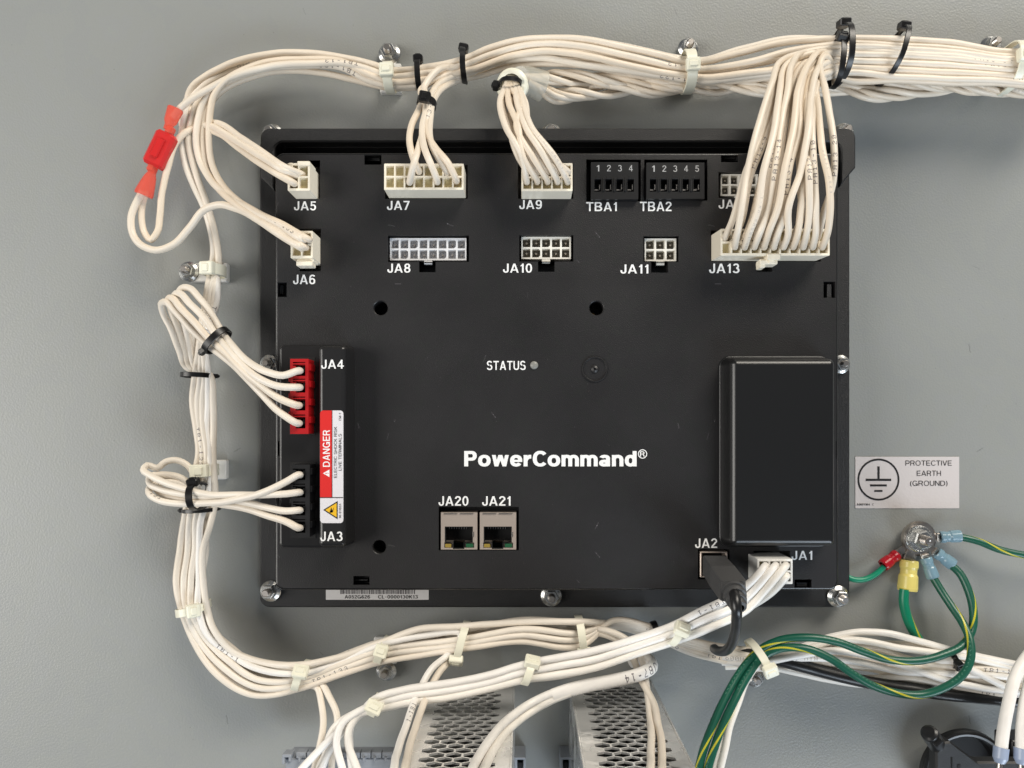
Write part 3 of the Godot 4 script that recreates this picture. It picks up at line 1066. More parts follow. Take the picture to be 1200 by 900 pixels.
func ring(mb: Mb, o: Vector3, r1: float, r0: float, sides := 40) -> void:
	for k in sides:
		var d0 := Vector3(cos(TAU * k / sides), sin(TAU * k / sides), 0)
		var d1 := Vector3(cos(TAU * (k + 1) / sides), sin(TAU * (k + 1) / sides), 0)
		mb.quad(o + d0 * r0, o + d1 * r0, o + d1 * r1, o + d0 * r1, Vector3(0, 0, 1))

func sheet(mb: Mb, x0: float, y0: float, x1: float, y1: float, z: float, lift_mm := 0.1) -> void:     # a printed rectangle, in pixels, as a very thin film
	var a := P(x0, y1, z)
	var b := P(x1, y0, z)
	var h := z * 0.001 + lift_mm * 0.001
	mb.quad(Vector3(a.x, a.y, h), Vector3(b.x, a.y, h), Vector3(b.x, b.y, h), Vector3(a.x, b.y, h), Vector3(0, 0, 1))

func danger(bar: Node3D) -> void:
	var z := 47.5
	var mb := Mb.new()
	var a := P(375.2, 613, z)
	var b := P(402.4, 481, z)
	mb.rblock(a.x, a.y, b.x, b.y, 0.0015, z * 0.001 - 0.0001, z * 0.001 + 0.00012, 0.00004, 0.0, true, 1)
	var st := part("warning_label", mb, M.label_white, bar)
	mb = Mb.new()
	var q := P(389, 0, z)
	var poly := PackedVector2Array()                   # red field with one round corner
	var e := P(389.2, 582.6, z)
	var f := P(375.2, 481, z)
	poly.append(Vector2(e.x, e.y)); poly.append(Vector2(e.x, f.y))
	for k in 7:
		var an := PI * 0.5 + PI * 0.5 * k / 6.0
		poly.append(Vector2(f.x + 0.0015 + 0.0015 * cos(an), f.y - 0.0015 + 0.0015 * sin(an)))
	poly.append(Vector2(f.x, e.y))
	mb.prism(poly, z * 0.001 + 0.0001, z * 0.001 + 0.00018)
	part("red_field", mb, M.label_red, st)
	mb = Mb.new()
	sheet(mb, 375.3, 582.6, 402.3, 583.6, z, 0.19)
	sheet(mb, 388.9, 481.2, 389.6, 582.8, z, 0.2)
	# the bolt and the outline of the triangle
	var tri := [P(378.8, 597.5, z), P(395.8, 587, z), P(395.8, 608.5, z)]
	var up := Vector3(0, 0, 0.00018)
	var n := Vector3(0, 0, 1)
	mb.tri(tri[0] + up, tri[1] + up, tri[2] + up, n, n, n)
	part("outline", mb, M.ink, st)
	mb = Mb.new()
	var cen: Vector3 = (tri[0] + tri[1] + tri[2]) / 3.0
	up = Vector3(0, 0, 0.00022)
	for k in 3:
		tri[k] = cen + (tri[k] - cen) * 0.78
	mb.tri(tri[0] + up, tri[1] + up, tri[2] + up, n, n, n)
	part("yellow_triangle", mb, M.label_yellow, st)
	mb = Mb.new()
	up = Vector3(0, 0, 0.00026)
	var zig := [[386.2, 600.8], [388.4, 594.2], [389.6, 598.2], [391.8, 593.6], [390.2, 600.4], [388.8, 596.8]]
	var zp := PackedVector2Array()
	for g in zig:
		var w := P(g[0], g[1], z)
		zp.append(Vector2(w.x, w.y))
	var tr := Geometry2D.triangulate_polygon(zp)
	for i in range(0, tr.size(), 3):
		var pp := []
		for k in 3:
			pp.append(Vector3(zp[tr[i + k]].x, zp[tr[i + k]].y, z * 0.001) + up)
		mb.tri(pp[0], pp[1], pp[2], n, n, n)
	part("bolt_symbol", mb, M.ink, st)
	upright(st, "DANGER", 382.6, 525.5, 43, 8.2, z, M.print)
	upright(st, "ELECTRIC SHOCK RISK", 393.2, 530.0, 60, 3.4, z, M.ink, 0.13)
	upright(st, "LIVE TERMINALS", 398.6, 530, 43, 3.4, z, M.ink, 0.13)
	upright(st, "CM-1", 398.6, 488.5, 9, 2.6, z, M.ink, 0.13)
	upright(st, "96-81162A", 398.6, 598.5, 17, 2.4, z, M.ink, 0.13)
	mb = Mb.new()
	up = Vector3(0, 0, 0.00024)
	mb.tri(P(378.6, 554.6, z) + up, P(386.2, 550.2, z) + up, P(386.2, 559.0, z) + up, n, n, n)
	part("alert_triangle", mb, M.print, st)
	mb = Mb.new()
	sheet(mb, 381.2, 554.2, 384.0, 555.0, z, 0.28)
	sheet(mb, 384.6, 554.2, 385.4, 555.0, z, 0.28)
	part("exclamation_mark", mb, M.label_red, st)

func upright(parent: Node3D, text: String, cx: float, cy: float, long_px: float, cap_px: float, z: float, m: Material, weight := 0.165) -> void:   # print that reads upwards
	var c := P(cx, cy, z)
	var w := long_px * L(z) * 0.5
	var h := cap_px * L(z) * 0.5
	var mb := Mb.new()
	lettered(mb, text, c.x - w, c.y - h, c.x + w, c.y + h, z * 0.001 + 0.00022, weight, PI * 0.5)
	part("lettering", mb, m, parent)

func barcode(c: Node3D) -> void:
	var z := 8.0
	var mb := Mb.new()
	var a := P(382, 702.8, z)
	var b := P(502.5, 688, z)
	mb.box(Vector3((a.x + b.x) * 0.5, (a.y + b.y) * 0.5, 0.00805), Vector3(b.x - a.x, b.y - a.y, 0.0003), 0.00005)
	var st := part("barcode_label", mb, M.barcode, c)
	mb = Mb.new()
	var x := 399.0
	var r := RandomNumberGenerator.new()
	r.seed = 52
	while x < 487.0:
		var w := r.randf_range(0.45, 1.25)
		sheet(mb, x, 686, x + w, 696.0, z, 0.28)
		x += w + r.randf_range(0.5, 1.3)
	part("bars", mb, M.ink_soft, st)
	caption("A052G626", 404, 697.4, 433.5, 701.4, z + 0.2, M.ink, st)
	caption("CL-0000130K13", 443, 697.4, 489.5, 701.4, z + 0.2, M.ink, st)

func jacks(c: Node3D) -> void:
	for k in 2:
		var x: float = [516.7, 562.3][k]
		var z := 33.0
		var mb := Mb.new()
		var q0 := P(x, 644, z)
		var q1 := P(x + 42.6, 600.5, z)
		# metal face with the stepped opening of the jack
		mb.plate(q0.x, q0.y, q1.x, q1.y, 0.033, [hole(x + 4.5, 617, x + 37.5, 635.5, 8), hole(x + 4.0, 635.5, x + 14.0, 642.0, 2.6), hole(x + 14.0, 635.5, x + 27.5, 643.4, 6), hole(x + 27.5, 635.5, x + 39.0, 642.0, 2.6)])
		for s in [[q0.x, q0.y, q1.x, q0.y, Vector3(0, -1, 0)], [q0.x, q1.y, q1.x, q1.y, Vector3(0, 1, 0)], [q0.x, q0.y, q0.x, q1.y, Vector3(-1, 0, 0)], [q1.x, q0.y, q1.x, q1.y, Vector3(1, 0, 0)]]:
			mb.quad(Vector3(s[0], s[1], 0.025), Vector3(s[2], s[3], 0.025), Vector3(s[2], s[3], 0.033), Vector3(s[0], s[1], 0.033), s[4])
		var j := part("network_jack", mb, M.shell, c)
		mb = Mb.new()
		block(mb, x + 4.7, 617.2, x + 37.3, 635.3, 25.4, 26.0, 0.05)
		for s in [[x + 4.5, 617, x + 5.2, 635.4], [x + 36.8, 617, x + 37.5, 635.4], [x + 4.5, 617, x + 37.5, 617.7], [x + 14.1, 635.2, x + 14.7, 643.4], [x + 26.8, 635.2, x + 27.4, 643.4], [x + 14.1, 642.6, x + 27.4, 643.3]]:
			block(mb, s[0], s[1], s[2], s[3], 25.2, 32.95, 0.02)
		block(mb, x + 14.2, 635.6, x + 27.3, 643.2, 26.6, 27.6, 0.05)
		part("jack_cavity", mb, M.deep, j)
		mb = Mb.new()
		for i in 8:
			block(mb, x + 9.4 + i * 2.9, 617.4, x + 10.2 + i * 2.9, 620, 26, 26.6, 0.05)
		part("contact", mb, M.stud, j)
		mb = Mb.new()
		for e in [[x + 3, 601.2, x + 19, 602.8], [x + 22, 601.2, x + 38, 602.8]]:
			block(mb, e[0], e[1], e[2], e[3], 32.8, 33.35, 0.1)
		block(mb, x + 37.0, 623, x + 38.6, 629.5, 30, 33.3, 0.1)
		part("spring_tab", mb, M.tin, j)
		mb = Mb.new()
		block(mb, x + 4.6, 637.5, x + 12.2, 641.8, 31, 32.9, 0.3)
		part("amber_lamp", mb, M.lens_amber, j)
		mb = Mb.new()
		block(mb, x + 29.2, 637.2, x + 38.0, 641.8, 31, 32.9, 0.3)
		part("green_lamp", mb, M.lens_green, j)

# ---------------------------------------------------------------- nuts, plugs, ties
func stud_nut(label: String, x: float, y: float, z: float, r_px: float, group := "", lean := Vector2(), called := "flange_nut") -> void:
	var o := P(x, y, z)
	var r := r_px * L(z)
	var bs := Basis.looking_at(-Vector3(lean.x, lean.y, 1.0).normalized(), Vector3.UP)
	bs = Basis(bs.x, bs.y, Vector3(lean.x, lean.y, 1.0).normalized())
	bs = bs.rotated(bs.z, rng.randf() * TAU)
	var t := thing(called, label, "nut", o, group)
	var mb := Mb.new()
	mb.lathe(o, bs, [[r, 0.0], [r, r * 0.10], [r * 0.95, r * 0.16], [r * 0.70, r * 0.34], [0.0, r * 0.34]], 32)
	part("washer", mb, M.zinc, t)
	mb = Mb.new()
	var hp := PackedVector2Array()
	for k in 6:
		hp.append(Vector2(cos(TAU * k / 6.0), sin(TAU * k / 6.0)) * r * 0.68)
	mb.prism(hp, r * 0.30, r * 0.92, r * 0.06, bs, o)
	part("hexagon", mb, M.zinc, t)
	mb = Mb.new()
	var pr := []
	var h := r * 0.5
	while h < r * 1.36:
		pr.append([r * 0.36, h])
		pr.append([r * 0.31, h + r * 0.055])
		h += r * 0.11
	pr.append([r * 0.34, h])
	pr.append([r * 0.26, h + r * 0.08])
	pr.append([0.0, h + r * 0.08])
	mb.lathe(o, bs, pr, 18)
	part("stud", mb, M.stud, t)

func plug(called: String, label: String, x0: float, y0: float, x1: float, y1: float, z0: float, z1: float, cols: int, rows: int, body: Material, cell: Material, lean := Vector2()) -> Node3D:
	# a crimp housing seen from its wire side; the pixels give the front at height z1
	var a := P(x0, y1, z1)
	var b := P(x1, y0, z1)
	var c := (a + b) * 0.5
	var t := thing(called, label, "plug", Vector3(c.x, c.y, z0 * 0.001))
	var mb := Mb.new()
	var wx := (b.x - a.x - 0.0010) / cols
	var wy := (b.y - a.y - 0.0014) / rows
	var g := 0.00038
	var holes := []
	var zt := z1 * 0.001
	var cells := []
	for i in cols:
		for j in rows:
			var h := [a.x + 0.0005 + wx * i + g, a.y + 0.0007 + wy * j + g, a.x + 0.0005 + wx * (i + 1) - g, a.y + 0.0007 + wy * (j + 1) - g, 0.0032]
			holes.append(h)
	mb.plate(a.x + 0.0002, a.y + 0.0002, b.x - 0.0002, b.y - 0.0002, zt, holes, [], false)
	var r2 := mb.rblock(a.x, a.y, b.x, b.y, 0.0004, z0 * 0.001, zt, 0.0002, 0.0, false, 2)
	for s in [[a.x + 0.0002, a.y, b.x - 0.0002, a.y + 0.0002], [a.x + 0.0002, b.y - 0.0002, b.x - 0.0002, b.y]]:
		pass
	if lean != Vector2():                              # pulled askew by its wires: the front stands off to one side of the foot
		for i in mb.v.size():
			var k := clampf((zt - mb.v[i].z) / (zt - z0 * 0.001), 0.0, 1.0)
			mb.v[i] += Vector3(lean.x, lean.y, 0) * k
	part("shell", mb, body, t)
	for h in holes:
		var w := Mb.new()
		var d := zt - 0.0031
		w.quad(Vector3(h[0] - 0.0001, h[1] - 0.0001, d), Vector3(h[2] + 0.0001, h[1] - 0.0001, d), Vector3(h[2] + 0.0001, h[3] + 0.0001, d), Vector3(h[0] - 0.0001, h[3] + 0.0001, d), Vector3(0, 0, 1))
		part("cell", w, cell, t)
	return t

func tie(called: String, label: String, x: float, y: float, z: float, deg: float, hw: float, hz: float, band: float, m: Material, head_u: float, head := Vector2(11, 11), group := "", tail := 0.0, sweep := 0.0) -> Node3D:
	# a strap round a bundle that runs at «deg» degrees in the picture plane; hw pixels to each side, hz millimetres deep
	var s := L(z)
	var o := P(x, y, z)
	var along := Vector3(cos(deg_to_rad(deg)), sin(deg_to_rad(deg)), 0)
	var across := Vector3(-along.y, along.x, 0)
	var zz := Vector3(0, 0, 1)
	var t := thing(called, label, "cable tie", o - zz * hz * 0.001, group)
	var mb := Mb.new()
	var w := band * s * 0.5
	var th := 0.00065
	var n := 40
	var rows := []
	for k in n + 1:
		var an := TAU * k / n
		var ca := cos(an)
		var sa := sin(an)
		var e := 0.80                                  # a little squarer than an ellipse
		var pc := across * signf(ca) * pow(absf(ca), e) * hw * s + zz * signf(sa) * pow(absf(sa), e) * hz * 0.001
		var nn := (across * ca / (hw * s) + zz * sa / (hz * 0.001)).normalized()
		pc += along * sweep * s * ca
		rows.append([o + pc, nn])
	for k in n:
		var r0: Array = rows[k]
		var r1: Array = rows[k + 1]
		var p0: Vector3 = r0[0]
		var p1: Vector3 = r1[0]
		var n0: Vector3 = r0[1]
		var n1: Vector3 = r1[1]
		var c := 0.00018
		var prof := [[-w, 0.0], [-w, th - c], [-w + c, th], [w - c, th], [w, th - c], [w, 0.0]]
		for q in prof.size() - 1:
			var f0: Array = prof[q]
			var f1: Array = prof[q + 1]
			var v := Vector2(f1[1] - f0[1], f1[0] - f0[0]).normalized()
			var m0: Vector3 = (along * -v.x + n0 * v.y).normalized()
			var m1: Vector3 = (along * -v.x + n1 * v.y).normalized()
			mb.tri(p0 + along * f0[0] + n0 * f0[1], p1 + along * f0[0] + n1 * f0[1], p1 + along * f1[0] + n1 * f1[1], m0, m1, m1)
			mb.tri(p0 + along * f0[0] + n0 * f0[1], p1 + along * f1[0] + n1 * f1[1], p0 + along * f1[0] + n0 * f1[1], m0, m1, m0)
	part("strap", mb, m, t)
	# the locking head, on the front at head_u (-1 .. 1 across)
	var u := clampf(head_u, -1.0, 1.0)
	var up := sqrt(maxf(0.0, 1.0 - u * u))
	var hn := (across * u / (hw * s) + zz * up / (hz * 0.001)).normalized()
	var hp := o + across * u * hw * s * 1.02 + zz * up * hz * 0.001 + hn * 0.0012 + along * sweep * s * u
	var ht := hn.cross(along).normalized()
	var bb := Basis(along, ht, hn)
	mb = Mb.new()
	mb.box(hp, Vector3(head.x * s, head.y * s, 0.0036), 0.0005, bb)
	mb.box(hp + hn * 0.0014, Vector3(head.x * s * 0.60, head.y * s * 0.42, 0.0020), 0.0003, bb)
	part("head", mb, m, t)
	if tail > 0.0:                                     # the cut end of the strap beyond the head
		mb = Mb.new()
		mb.box(hp + ht * (head.y * s * 0.5 + tail * s * 0.45) * (1.0 if u >= 0.0 else -1.0), Vector3(w * 1.7, tail * s, 0.0009), 0.0002, bb)
		part("tail", mb, m, t)
	return t

func mount(t: Node3D, x0: float, y0: float, x1: float, y1: float, z1 := 3.0) -> void:     # the nylon saddle that a tie is threaded through, on the wall
	var mb := Mb.new()
	block(mb, x0, y0, x1, y1, 0.0, z1, 0.5)
	part("saddle", mb, M.plug_white, t)

# ---------------------------------------------------------------- bundles
const ORD := ["first", "second", "third", "fourth", "fifth", "sixth", "seventh", "eighth", "ninth", "tenth", "eleventh", "twelfth"]

func lane(st: Array, i0: int, i1: int, u: float, w: float, wob := 0.12) -> Array:
	# places of one wire of a bundle; a station is [x, y, z mm, half width px, half depth mm], u and w run -1 .. 1 across and in depth
	var out := []
	var ph := rng.randf() * TAU
	var step := 1 if i1 >= i0 else -1
	var i := i0
	while i != i1 + step:
		var a: Array = st[i]
		var p0: Array = st[maxi(i - 1, 0)]
		var p1: Array = st[mini(i + 1, st.size() - 1)]
		var d := Vector2(p1[0] - p0[0], p1[1] - p0[1]).normalized()
		var nrm := Vector2(-d.y, d.x)
		var uu := u + wob * sin(i * 1.7 + ph)
		var ww := w + wob * cos(i * 2.1 + ph)
		out.append([a[0] + nrm.x * uu * a[3], a[1] + nrm.y * uu * a[3], a[2] + ww * a[4]])
		i += step
	return out

func strand(center: Array, phase: float, amp_px: float, amp_mm: float, pitch: float) -> Array:
	# one wire of a twisted bunch that follows «center»
	var pts: Array = []
	for p in center:
		pts.append(Vector3(p[0], p[1], p[2]))
	var c := smooth(pts, 9.0)
	var out := []
	var at := 0.0
	for i in c.size():
		if i > 0:
			at += c[i].distance_to(c[i - 1])
		var a := TAU * at / pitch + phase
		var k := minf(1.0, at / 20.0)
		out.append([c[i].x, c[i].y + sin(a) * amp_px * k, c[i].z + cos(a) * amp_mm * k])
	return out

# ---------------------------------------------------------------- the upper harness
func right_of_tie(j: float, z: float) -> Array:        # the upper bundle from the black ties to the edge of the picture, line j from the top
	return [[985, 45 + 6.3 * j, z], [1050, 46 + 6.7 * j, z + 0.5], [1112, 50 + 6.5 * j, z + 0.2], [1183, 61 + 5.2 * j, z - 1.0], [1222, 59 + 6.2 * j, z]]

func back(a: Array) -> Array:
	var b := a.duplicate()
	b.reverse()
	return b

func upper_harness() -> void:
	var w: Array = M.wires
	# seven wires that run the whole width and turn down at the left
	var g := "white wires along the top of the panel"
	var tops := [
		[[917, 50, 21], [867, 62, 20], [817, 73, 17], [804, 73, 17], [780, 66, 18], [730, 55, 20], [682, 46, 21], [645, 45, 21], [610, 47, 21], [575, 56, 20], [545, 69, 18], [500, 79, 17], [450, 81, 16], [440, 77, 16]],
		[[930, 59, 22], [880, 72, 22], [817, 81, 19], [803, 80, 19], [742, 67, 21], [680, 54, 22], [630, 52, 22], [582, 62, 22], [548, 75, 20], [500, 86, 18], [450, 88, 18], [440, 84, 18]],
		[[918, 79, 23], [870, 86, 22], [819, 91, 20], [802, 89, 20], [742, 78, 22], [690, 66, 22], [640, 60, 22], [602, 65, 22], [557, 80, 20], [500, 93, 18], [450, 94, 18], [438, 90, 18]],
		[[918, 84, 21], [870, 90, 20], [818, 95, 19], [801, 93, 19], [742, 84, 20], [680, 75, 20], [635, 68, 19], [595, 70, 19], [553, 84, 18], [500, 98, 16], [450, 99, 16], [436, 96, 16]],
		[[917, 46, 15], [867, 58, 14], [817, 71, 13], [804, 70, 13], [760, 60, 14], [700, 50, 15], [645, 50, 15], [600, 54, 15], [552, 68, 14], [500, 82, 13], [450, 84, 12], [440, 80, 12]],
		[[925, 66, 14], [880, 76, 14], [817, 84, 13], [803, 83, 13], [742, 72, 14], [680, 62, 14], [630, 58, 14], [582, 68, 14], [548, 80, 13], [500, 90, 12], [450, 91, 11], [440, 87, 11]],
		[[918, 88, 17], [870, 94, 16], [818, 97, 15], [801, 96, 15], [742, 88, 15], [690, 78, 15], [640, 74, 15], [600, 78, 15], [555, 90, 14], [500, 101, 13], [450, 102, 12], [437, 99, 12]],
	]
	var ends := [
		# to JA5, behind the others
		[[400, 67, 16], [360, 62, 16], [330, 62, 16], [300, 66, 16], [268, 76, 16], [240, 90, 15], [226, 101, 15], [220, 114, 14], [222, 128, 13], [232, 142, 14], [250, 149, 20], [280, 167, 34], [310, 186, 46], [335, 201, 50], [353, 206, 42.5]],
		# to the red splice
		[[400, 74, 19], [360, 75, 20], [320, 77, 21], [294, 83, 22], [265, 93, 22], [240, 107, 22], [221, 119, 21], [211, 127, 20], [202, 138, 20]],
		# to JA6, inner arc
		[[400, 72, 18], [350, 70, 19], [312, 73, 20], [282, 84, 22], [262, 96, 22], [250, 113, 21], [246, 136, 20], [245, 165, 19], [248, 190, 19], [257, 211, 21], [275, 232, 28], [303, 250, 38], [335, 265, 46], [361, 280, 49], [363, 281, 42.5]],
		# to JA6
		[[400, 79, 17], [350, 77, 18], [310, 80, 18], [275, 91, 19], [252, 103, 20], [239, 119, 19], [233, 138, 18], [230, 162, 17], [234, 187, 17], [244, 207, 19], [262, 226, 25], [292, 245, 35], [330, 265, 45], [354, 281, 49], [356, 282, 42.5]],
		# two down the left side
		[[400, 68, 12], [360, 66, 12], [330, 67, 12], [298, 74, 12], [262, 86, 13], [238, 101, 14], [222, 119, 14], [215, 140, 14], [213, 165, 14], [216, 187, 14], [226, 215, 14], [238, 241, 14], [246, 266, 14], [250, 292, 14], [248, 318, 13]],
		[[400, 76, 11], [350, 74, 12], [312, 78, 13], [274, 90, 14], [246, 107, 15], [230, 124, 15], [223, 145, 15], [221, 166, 15], [226, 190, 15], [235, 218, 15], [245, 246, 15], [252, 274, 15], [256, 298, 15], [256, 318, 14]],
		# to JA6, passing under
		[[400, 90, 13], [360, 84, 14], [318, 84, 15], [285, 93, 16], [258, 108, 17], [243, 127, 17], [239, 150, 16], [238, 172, 16], [241, 196, 17], [252, 216, 21], [272, 236, 30], [305, 257, 39], [335, 274, 46], [356, 289, 48.5], [360, 290, 42.5]],
	]
	var labels := [
		"white wire over the upper left corner that ends in the JA5 plug, upper one", "white printed wire from the upper harness into the top of the red inline splice", "white wire of the inner arc at upper left, uppermost into the JA6 plug",
		"white wire beside the inner arc at upper left, middle one into the JA6 plug", "white wire down the left side, outer one at the clip beside JA6", "white wire down the left side, inner one at the clip beside JA6", "white wire under the inner arc at upper left, lowest into JA6"]
	var js := [0.0, 1.1, 2.2, 3.1, 0.4, 1.5, 3.6]
	var mats := [w[0], M.marked[6], w[1], M.marked[5], M.mids[2], M.marked[7], w[1]]
	for i in 7:
		var pts: Array = back(right_of_tie(js[i], [22.0, 23.0, 23.0, 21.0, 14.0, 13.0, 17.0][i])) + tops[i] + ends[i]
		wire(labels[i], pts, 1.62, mats[i], g)
	# JA7: five wires fan out of the black tie
	var up7 := [
		[[480, 213.5, 41.8], [480.5, 212, 49], [484, 196, 53], [491, 172, 48], [498, 148, 42], [503, 128, 38], [501, 114, 34], [497, 103, 31], [503, 92, 29], [515, 81, 25], [524, 79, 19], [545, 76, 16], [600, 62, 15], [680, 58, 14], [742, 72, 14], [803, 82, 14]],
		[[491, 202, 41.8], [490, 199, 48], [484, 185, 51], [480, 168, 48], [482, 148, 43], [491, 128, 37], [495, 116, 34], [493, 106, 30], [505, 96, 25], [524, 88, 20], [548, 80, 16], [600, 66, 14], [680, 64, 12], [742, 77, 12], [803, 86, 12]],
		[[512, 213.5, 41.8], [512, 211, 49], [505, 192, 53], [497, 172, 50], [495, 150, 44], [500, 130, 38], [504, 116, 33], [508, 106, 28], [516, 97, 23], [532, 89, 18], [556, 84, 15], [602, 72, 12], [680, 69, 10], [742, 81, 10], [803, 89, 11]],
		[[535, 213, 41.8], [534, 209, 49], [526, 192, 52], [512, 176, 50], [502, 160, 46], [499, 142, 41], [499, 126, 37], [503, 115, 32], [510, 107, 26], [522, 98, 20], [540, 92, 15], [565, 86, 12], [606, 77, 10], [680, 74, 9], [742, 85, 9], [803, 91, 10]],
		[[524, 203, 41.8], [523, 200, 48], [514, 186, 50], [506, 170, 48], [503, 154, 44], [504, 138, 39], [506, 124, 35], [510, 114, 30], [516, 106, 25], [528, 98, 18], [548, 90, 14], [602, 74, 14], [680, 71, 13], [742, 80, 14], [803, 89, 14]],
	]
	var n7 := ["white printed wire into the lower row of the JA7 plug, nearest its left end", "white wire looping left of its black tie into the JA7 upper row", "white wire into the middle of the lower row of the JA7 plug", "white wire into the right end of the lower row of the JA7 plug", "white wire into the upper row of the JA7 plug, near its right end"]
	for i in 5:
		wire(n7[i], up7[i] + right_back(i * 0.9 + 1.4, 10.0 + i % 2 * 2.0), 1.55, M.marked[2] if i == 0 else w[i % 2], "white wires into the JA7 plug")
	# JA9: ten wires over the collar, then twisted
	var n9 := ["far left", "second from left", "middle", "second from right", "far right"]
	for i in 10:
		var low := i < 5
		var k := i % 5
		var cx := 617.3 + 11.9 * k
		var xs: Array = [612.0, 613.0, 624.0, 638.0, 650.0] if low else [608.0, 622.0, 628.0, 634.0, 646.0]
		var xm: Array = [592.0, 607.0, 605.0, 616.0, 622.0] if low else [596.0, 600.0, 612.0, 611.0, 620.0]
		var pts: Array = [[cx, 214 if low else 203, 41.8], [cx, 211 if low else 200, 49], [xs[k], 184, 56 if low else 52], [xm[k], 148, 54 if low else 49], [[586.0, 596.0, 611.0, 606.0, 613.0][k] + (0.0 if low else 3.0), 121, 47 if low else 43], [591 + 4.2 * k, 104, 40 if low else 37], [595 + 2.2 * k, 95, 33 if low else 31], [604 + 1.0 * k, 90, 25 if low else 22]]
		var upper := i % 2 == 0
		var cen: Array = [[626, 92 if upper else 100, 17], [650, 91 if upper else 112, 14], [685, 93 if upper else 109, 13], [725, 96 if upper else 106, 12], [765, 98 if upper else 105, 11], [806, 95 if upper else 100, 11], [855, 98 if upper else 107, 11], [905, 97 if upper else 104, 11], [960, 97 if upper else 104, 11], [1005, 99 if upper else 111, 12], [1050, 97 if upper else 108, 12], [1105, 98 if upper else 104, 12], [1183, 100 if upper else 104, 11], [1224, 102 if upper else 108, 11]]
		pts += strand(cen, TAU * (i / 2) / 5.0 + rng.randf_range(-0.4, 0.4), rng.randf_range(5.4, 7.6), rng.randf_range(3.4, 4.8), (150.0 if upper else 122.0) * rng.randf_range(0.9, 1.14)).slice(1)
		wire("white wire into the %s row of the JA9 plug, %s, twisted above" % ["lower" if low else "upper", n9[k]], pts, 1.42, w[[0, 1, 3, 0, 2][k]], "white wires into the JA9 plug")
	# JA13: a curtain of wires
	var low13 := [
		[[868, 248, 60], [874, 205, 61], [883, 165, 58], [892, 130, 53], [903, 96, 45], [916, 72, 35], [934, 63, 28]],
		[[888, 250, 61], [896, 205, 63], [906, 155, 59], [911, 112, 50], [921, 76, 36], [938, 66, 27]],
		[[899, 250, 60], [907, 200, 62], [916, 150, 58], [921, 112, 50], [928, 74, 38], [944, 62, 28]],
		[[908, 248, 61], [919, 200, 64], [931, 152, 61], [937, 108, 52], [947, 74, 39], [962, 61, 29]],
		[[917, 250, 60], [925, 205, 61], [933, 160, 58], [938, 118, 50], [947, 82, 38], [962, 70, 28]],
		[[926, 246, 62], [938, 202, 64], [949, 155, 60], [951, 114, 51], [957, 86, 40], [972, 73, 29]],
		[[938, 250, 60], [940, 212, 60], [938, 170, 57], [943, 125, 50], [953, 90, 39], [970, 78, 28]],
		[[949, 252, 62], [946, 212, 63], [943, 172, 59], [945, 132, 52], [954, 96, 40], [972, 84, 27]],
		[[958, 252, 62], [956, 212, 63], [952, 168, 60], [951, 128, 52], [957, 98, 41], [974, 90, 26]],
		[[975, 250, 63], [973, 214, 64], [964, 170, 61], [957, 130, 53], [957, 100, 42], [970, 66, 30]],
	]
	for i in 10:
		var cx := 861.2 + 11.4 * i
		var j: float = 1.6 + 0.62 * i
		wire("white wire into the lower row of the JA13 plug, %s from the left" % ORD[i], [[cx, 290, 42.8], [cx + 0.5, 288, 50], [cx + [3, 5, 6, 5, 5, 5, 5, 4, 3.5, 6][i], 274, 57]] + loose(low13[i]) + right_of_tie(j, 25.5 - 1.2 * (i % 2)), 1.5, [w[0], w[2], M.marked[0], w[1], M.marked[1], w[0], w[1], M.marked[2], M.marked[3], w[3]][i], "white wires into the JA13 plug")
	for k in 8:
		var c: int = [0, 1, 2, 3, 4, 5, 7, 8][k]
		var cx := 850.0 + 11.4 * c
		var pts: Array = [[cx, 279, 42.8], [cx + 0.5, 277, 49], [cx + 7, 262, 54], [872 + 9.5 * c, 205, 55], [892 + 6.4 * c, 155, 52], [905 + 5.2 * c, 112, 45], [914 + 5.0 * c, 82, 33], [936 + 4.2 * c, 70, 22]]
		if k == 7:                                      # the wire at the far right crosses in front
			pts = [[958, 279, 42.8], [959, 276, 49], [965, 250, 56], [976, 216, 60], [978, 186, 60], [974, 146, 55], [967, 104, 46], [961, 78, 37], [964, 66, 32], [976, 61, 27]]
		if k < 7:
			pts = pts.slice(0, 3) + loose(pts.slice(3))
		wire("white printed wire at the far right of the curtain above the JA13 plug" if k == 7 else "white wire into the upper row of the JA13 plug, %s from the left" % ORD[k], pts + right_of_tie(1.9 + 0.75 * k if k < 7 else 2.4, 20.5 - (k % 2) * 2.0 if k < 7 else 25.5), 1.48, M.marked[4] if k == 7 else [w[0], M.marked[2], w[1], M.marked[0], w[2], M.marked[5], w[0]][k], "white wires into the JA13 plug")
	# the red splice and its hairpin
	var hair := "white wires through the red inline splice"
	wire("white wire of the outer hairpin below the red splice, ending in JA6", [[167, 224, 20], [160, 238, 20], [154, 256, 20], [155, 272, 20], [164, 286, 21], [182, 293, 21], [203, 287, 22], [222, 267, 23], [238, 247, 25], [256, 240, 27], [276, 244, 31], [303, 258, 39], [330, 277, 46], [352, 290, 49], [354, 291, 42.5]], 1.75, M.wires[0], hair)
	wire("white wire of the inner hairpin loop below the red splice, back up to JA5", [[171, 224, 18], [167, 240, 18], [166, 258, 18], [169, 272, 18], [177, 281, 19], [184, 272, 19], [187, 255, 18], [190, 228, 18], [197, 196, 18], [205, 170, 18], [218, 155, 17], [234, 149, 14], [252, 154, 20], [280, 173, 33], [308, 193, 45], [330, 207, 50], [343, 214, 49], [345, 215, 42.5]], 1.62, M.wires[1], hair)
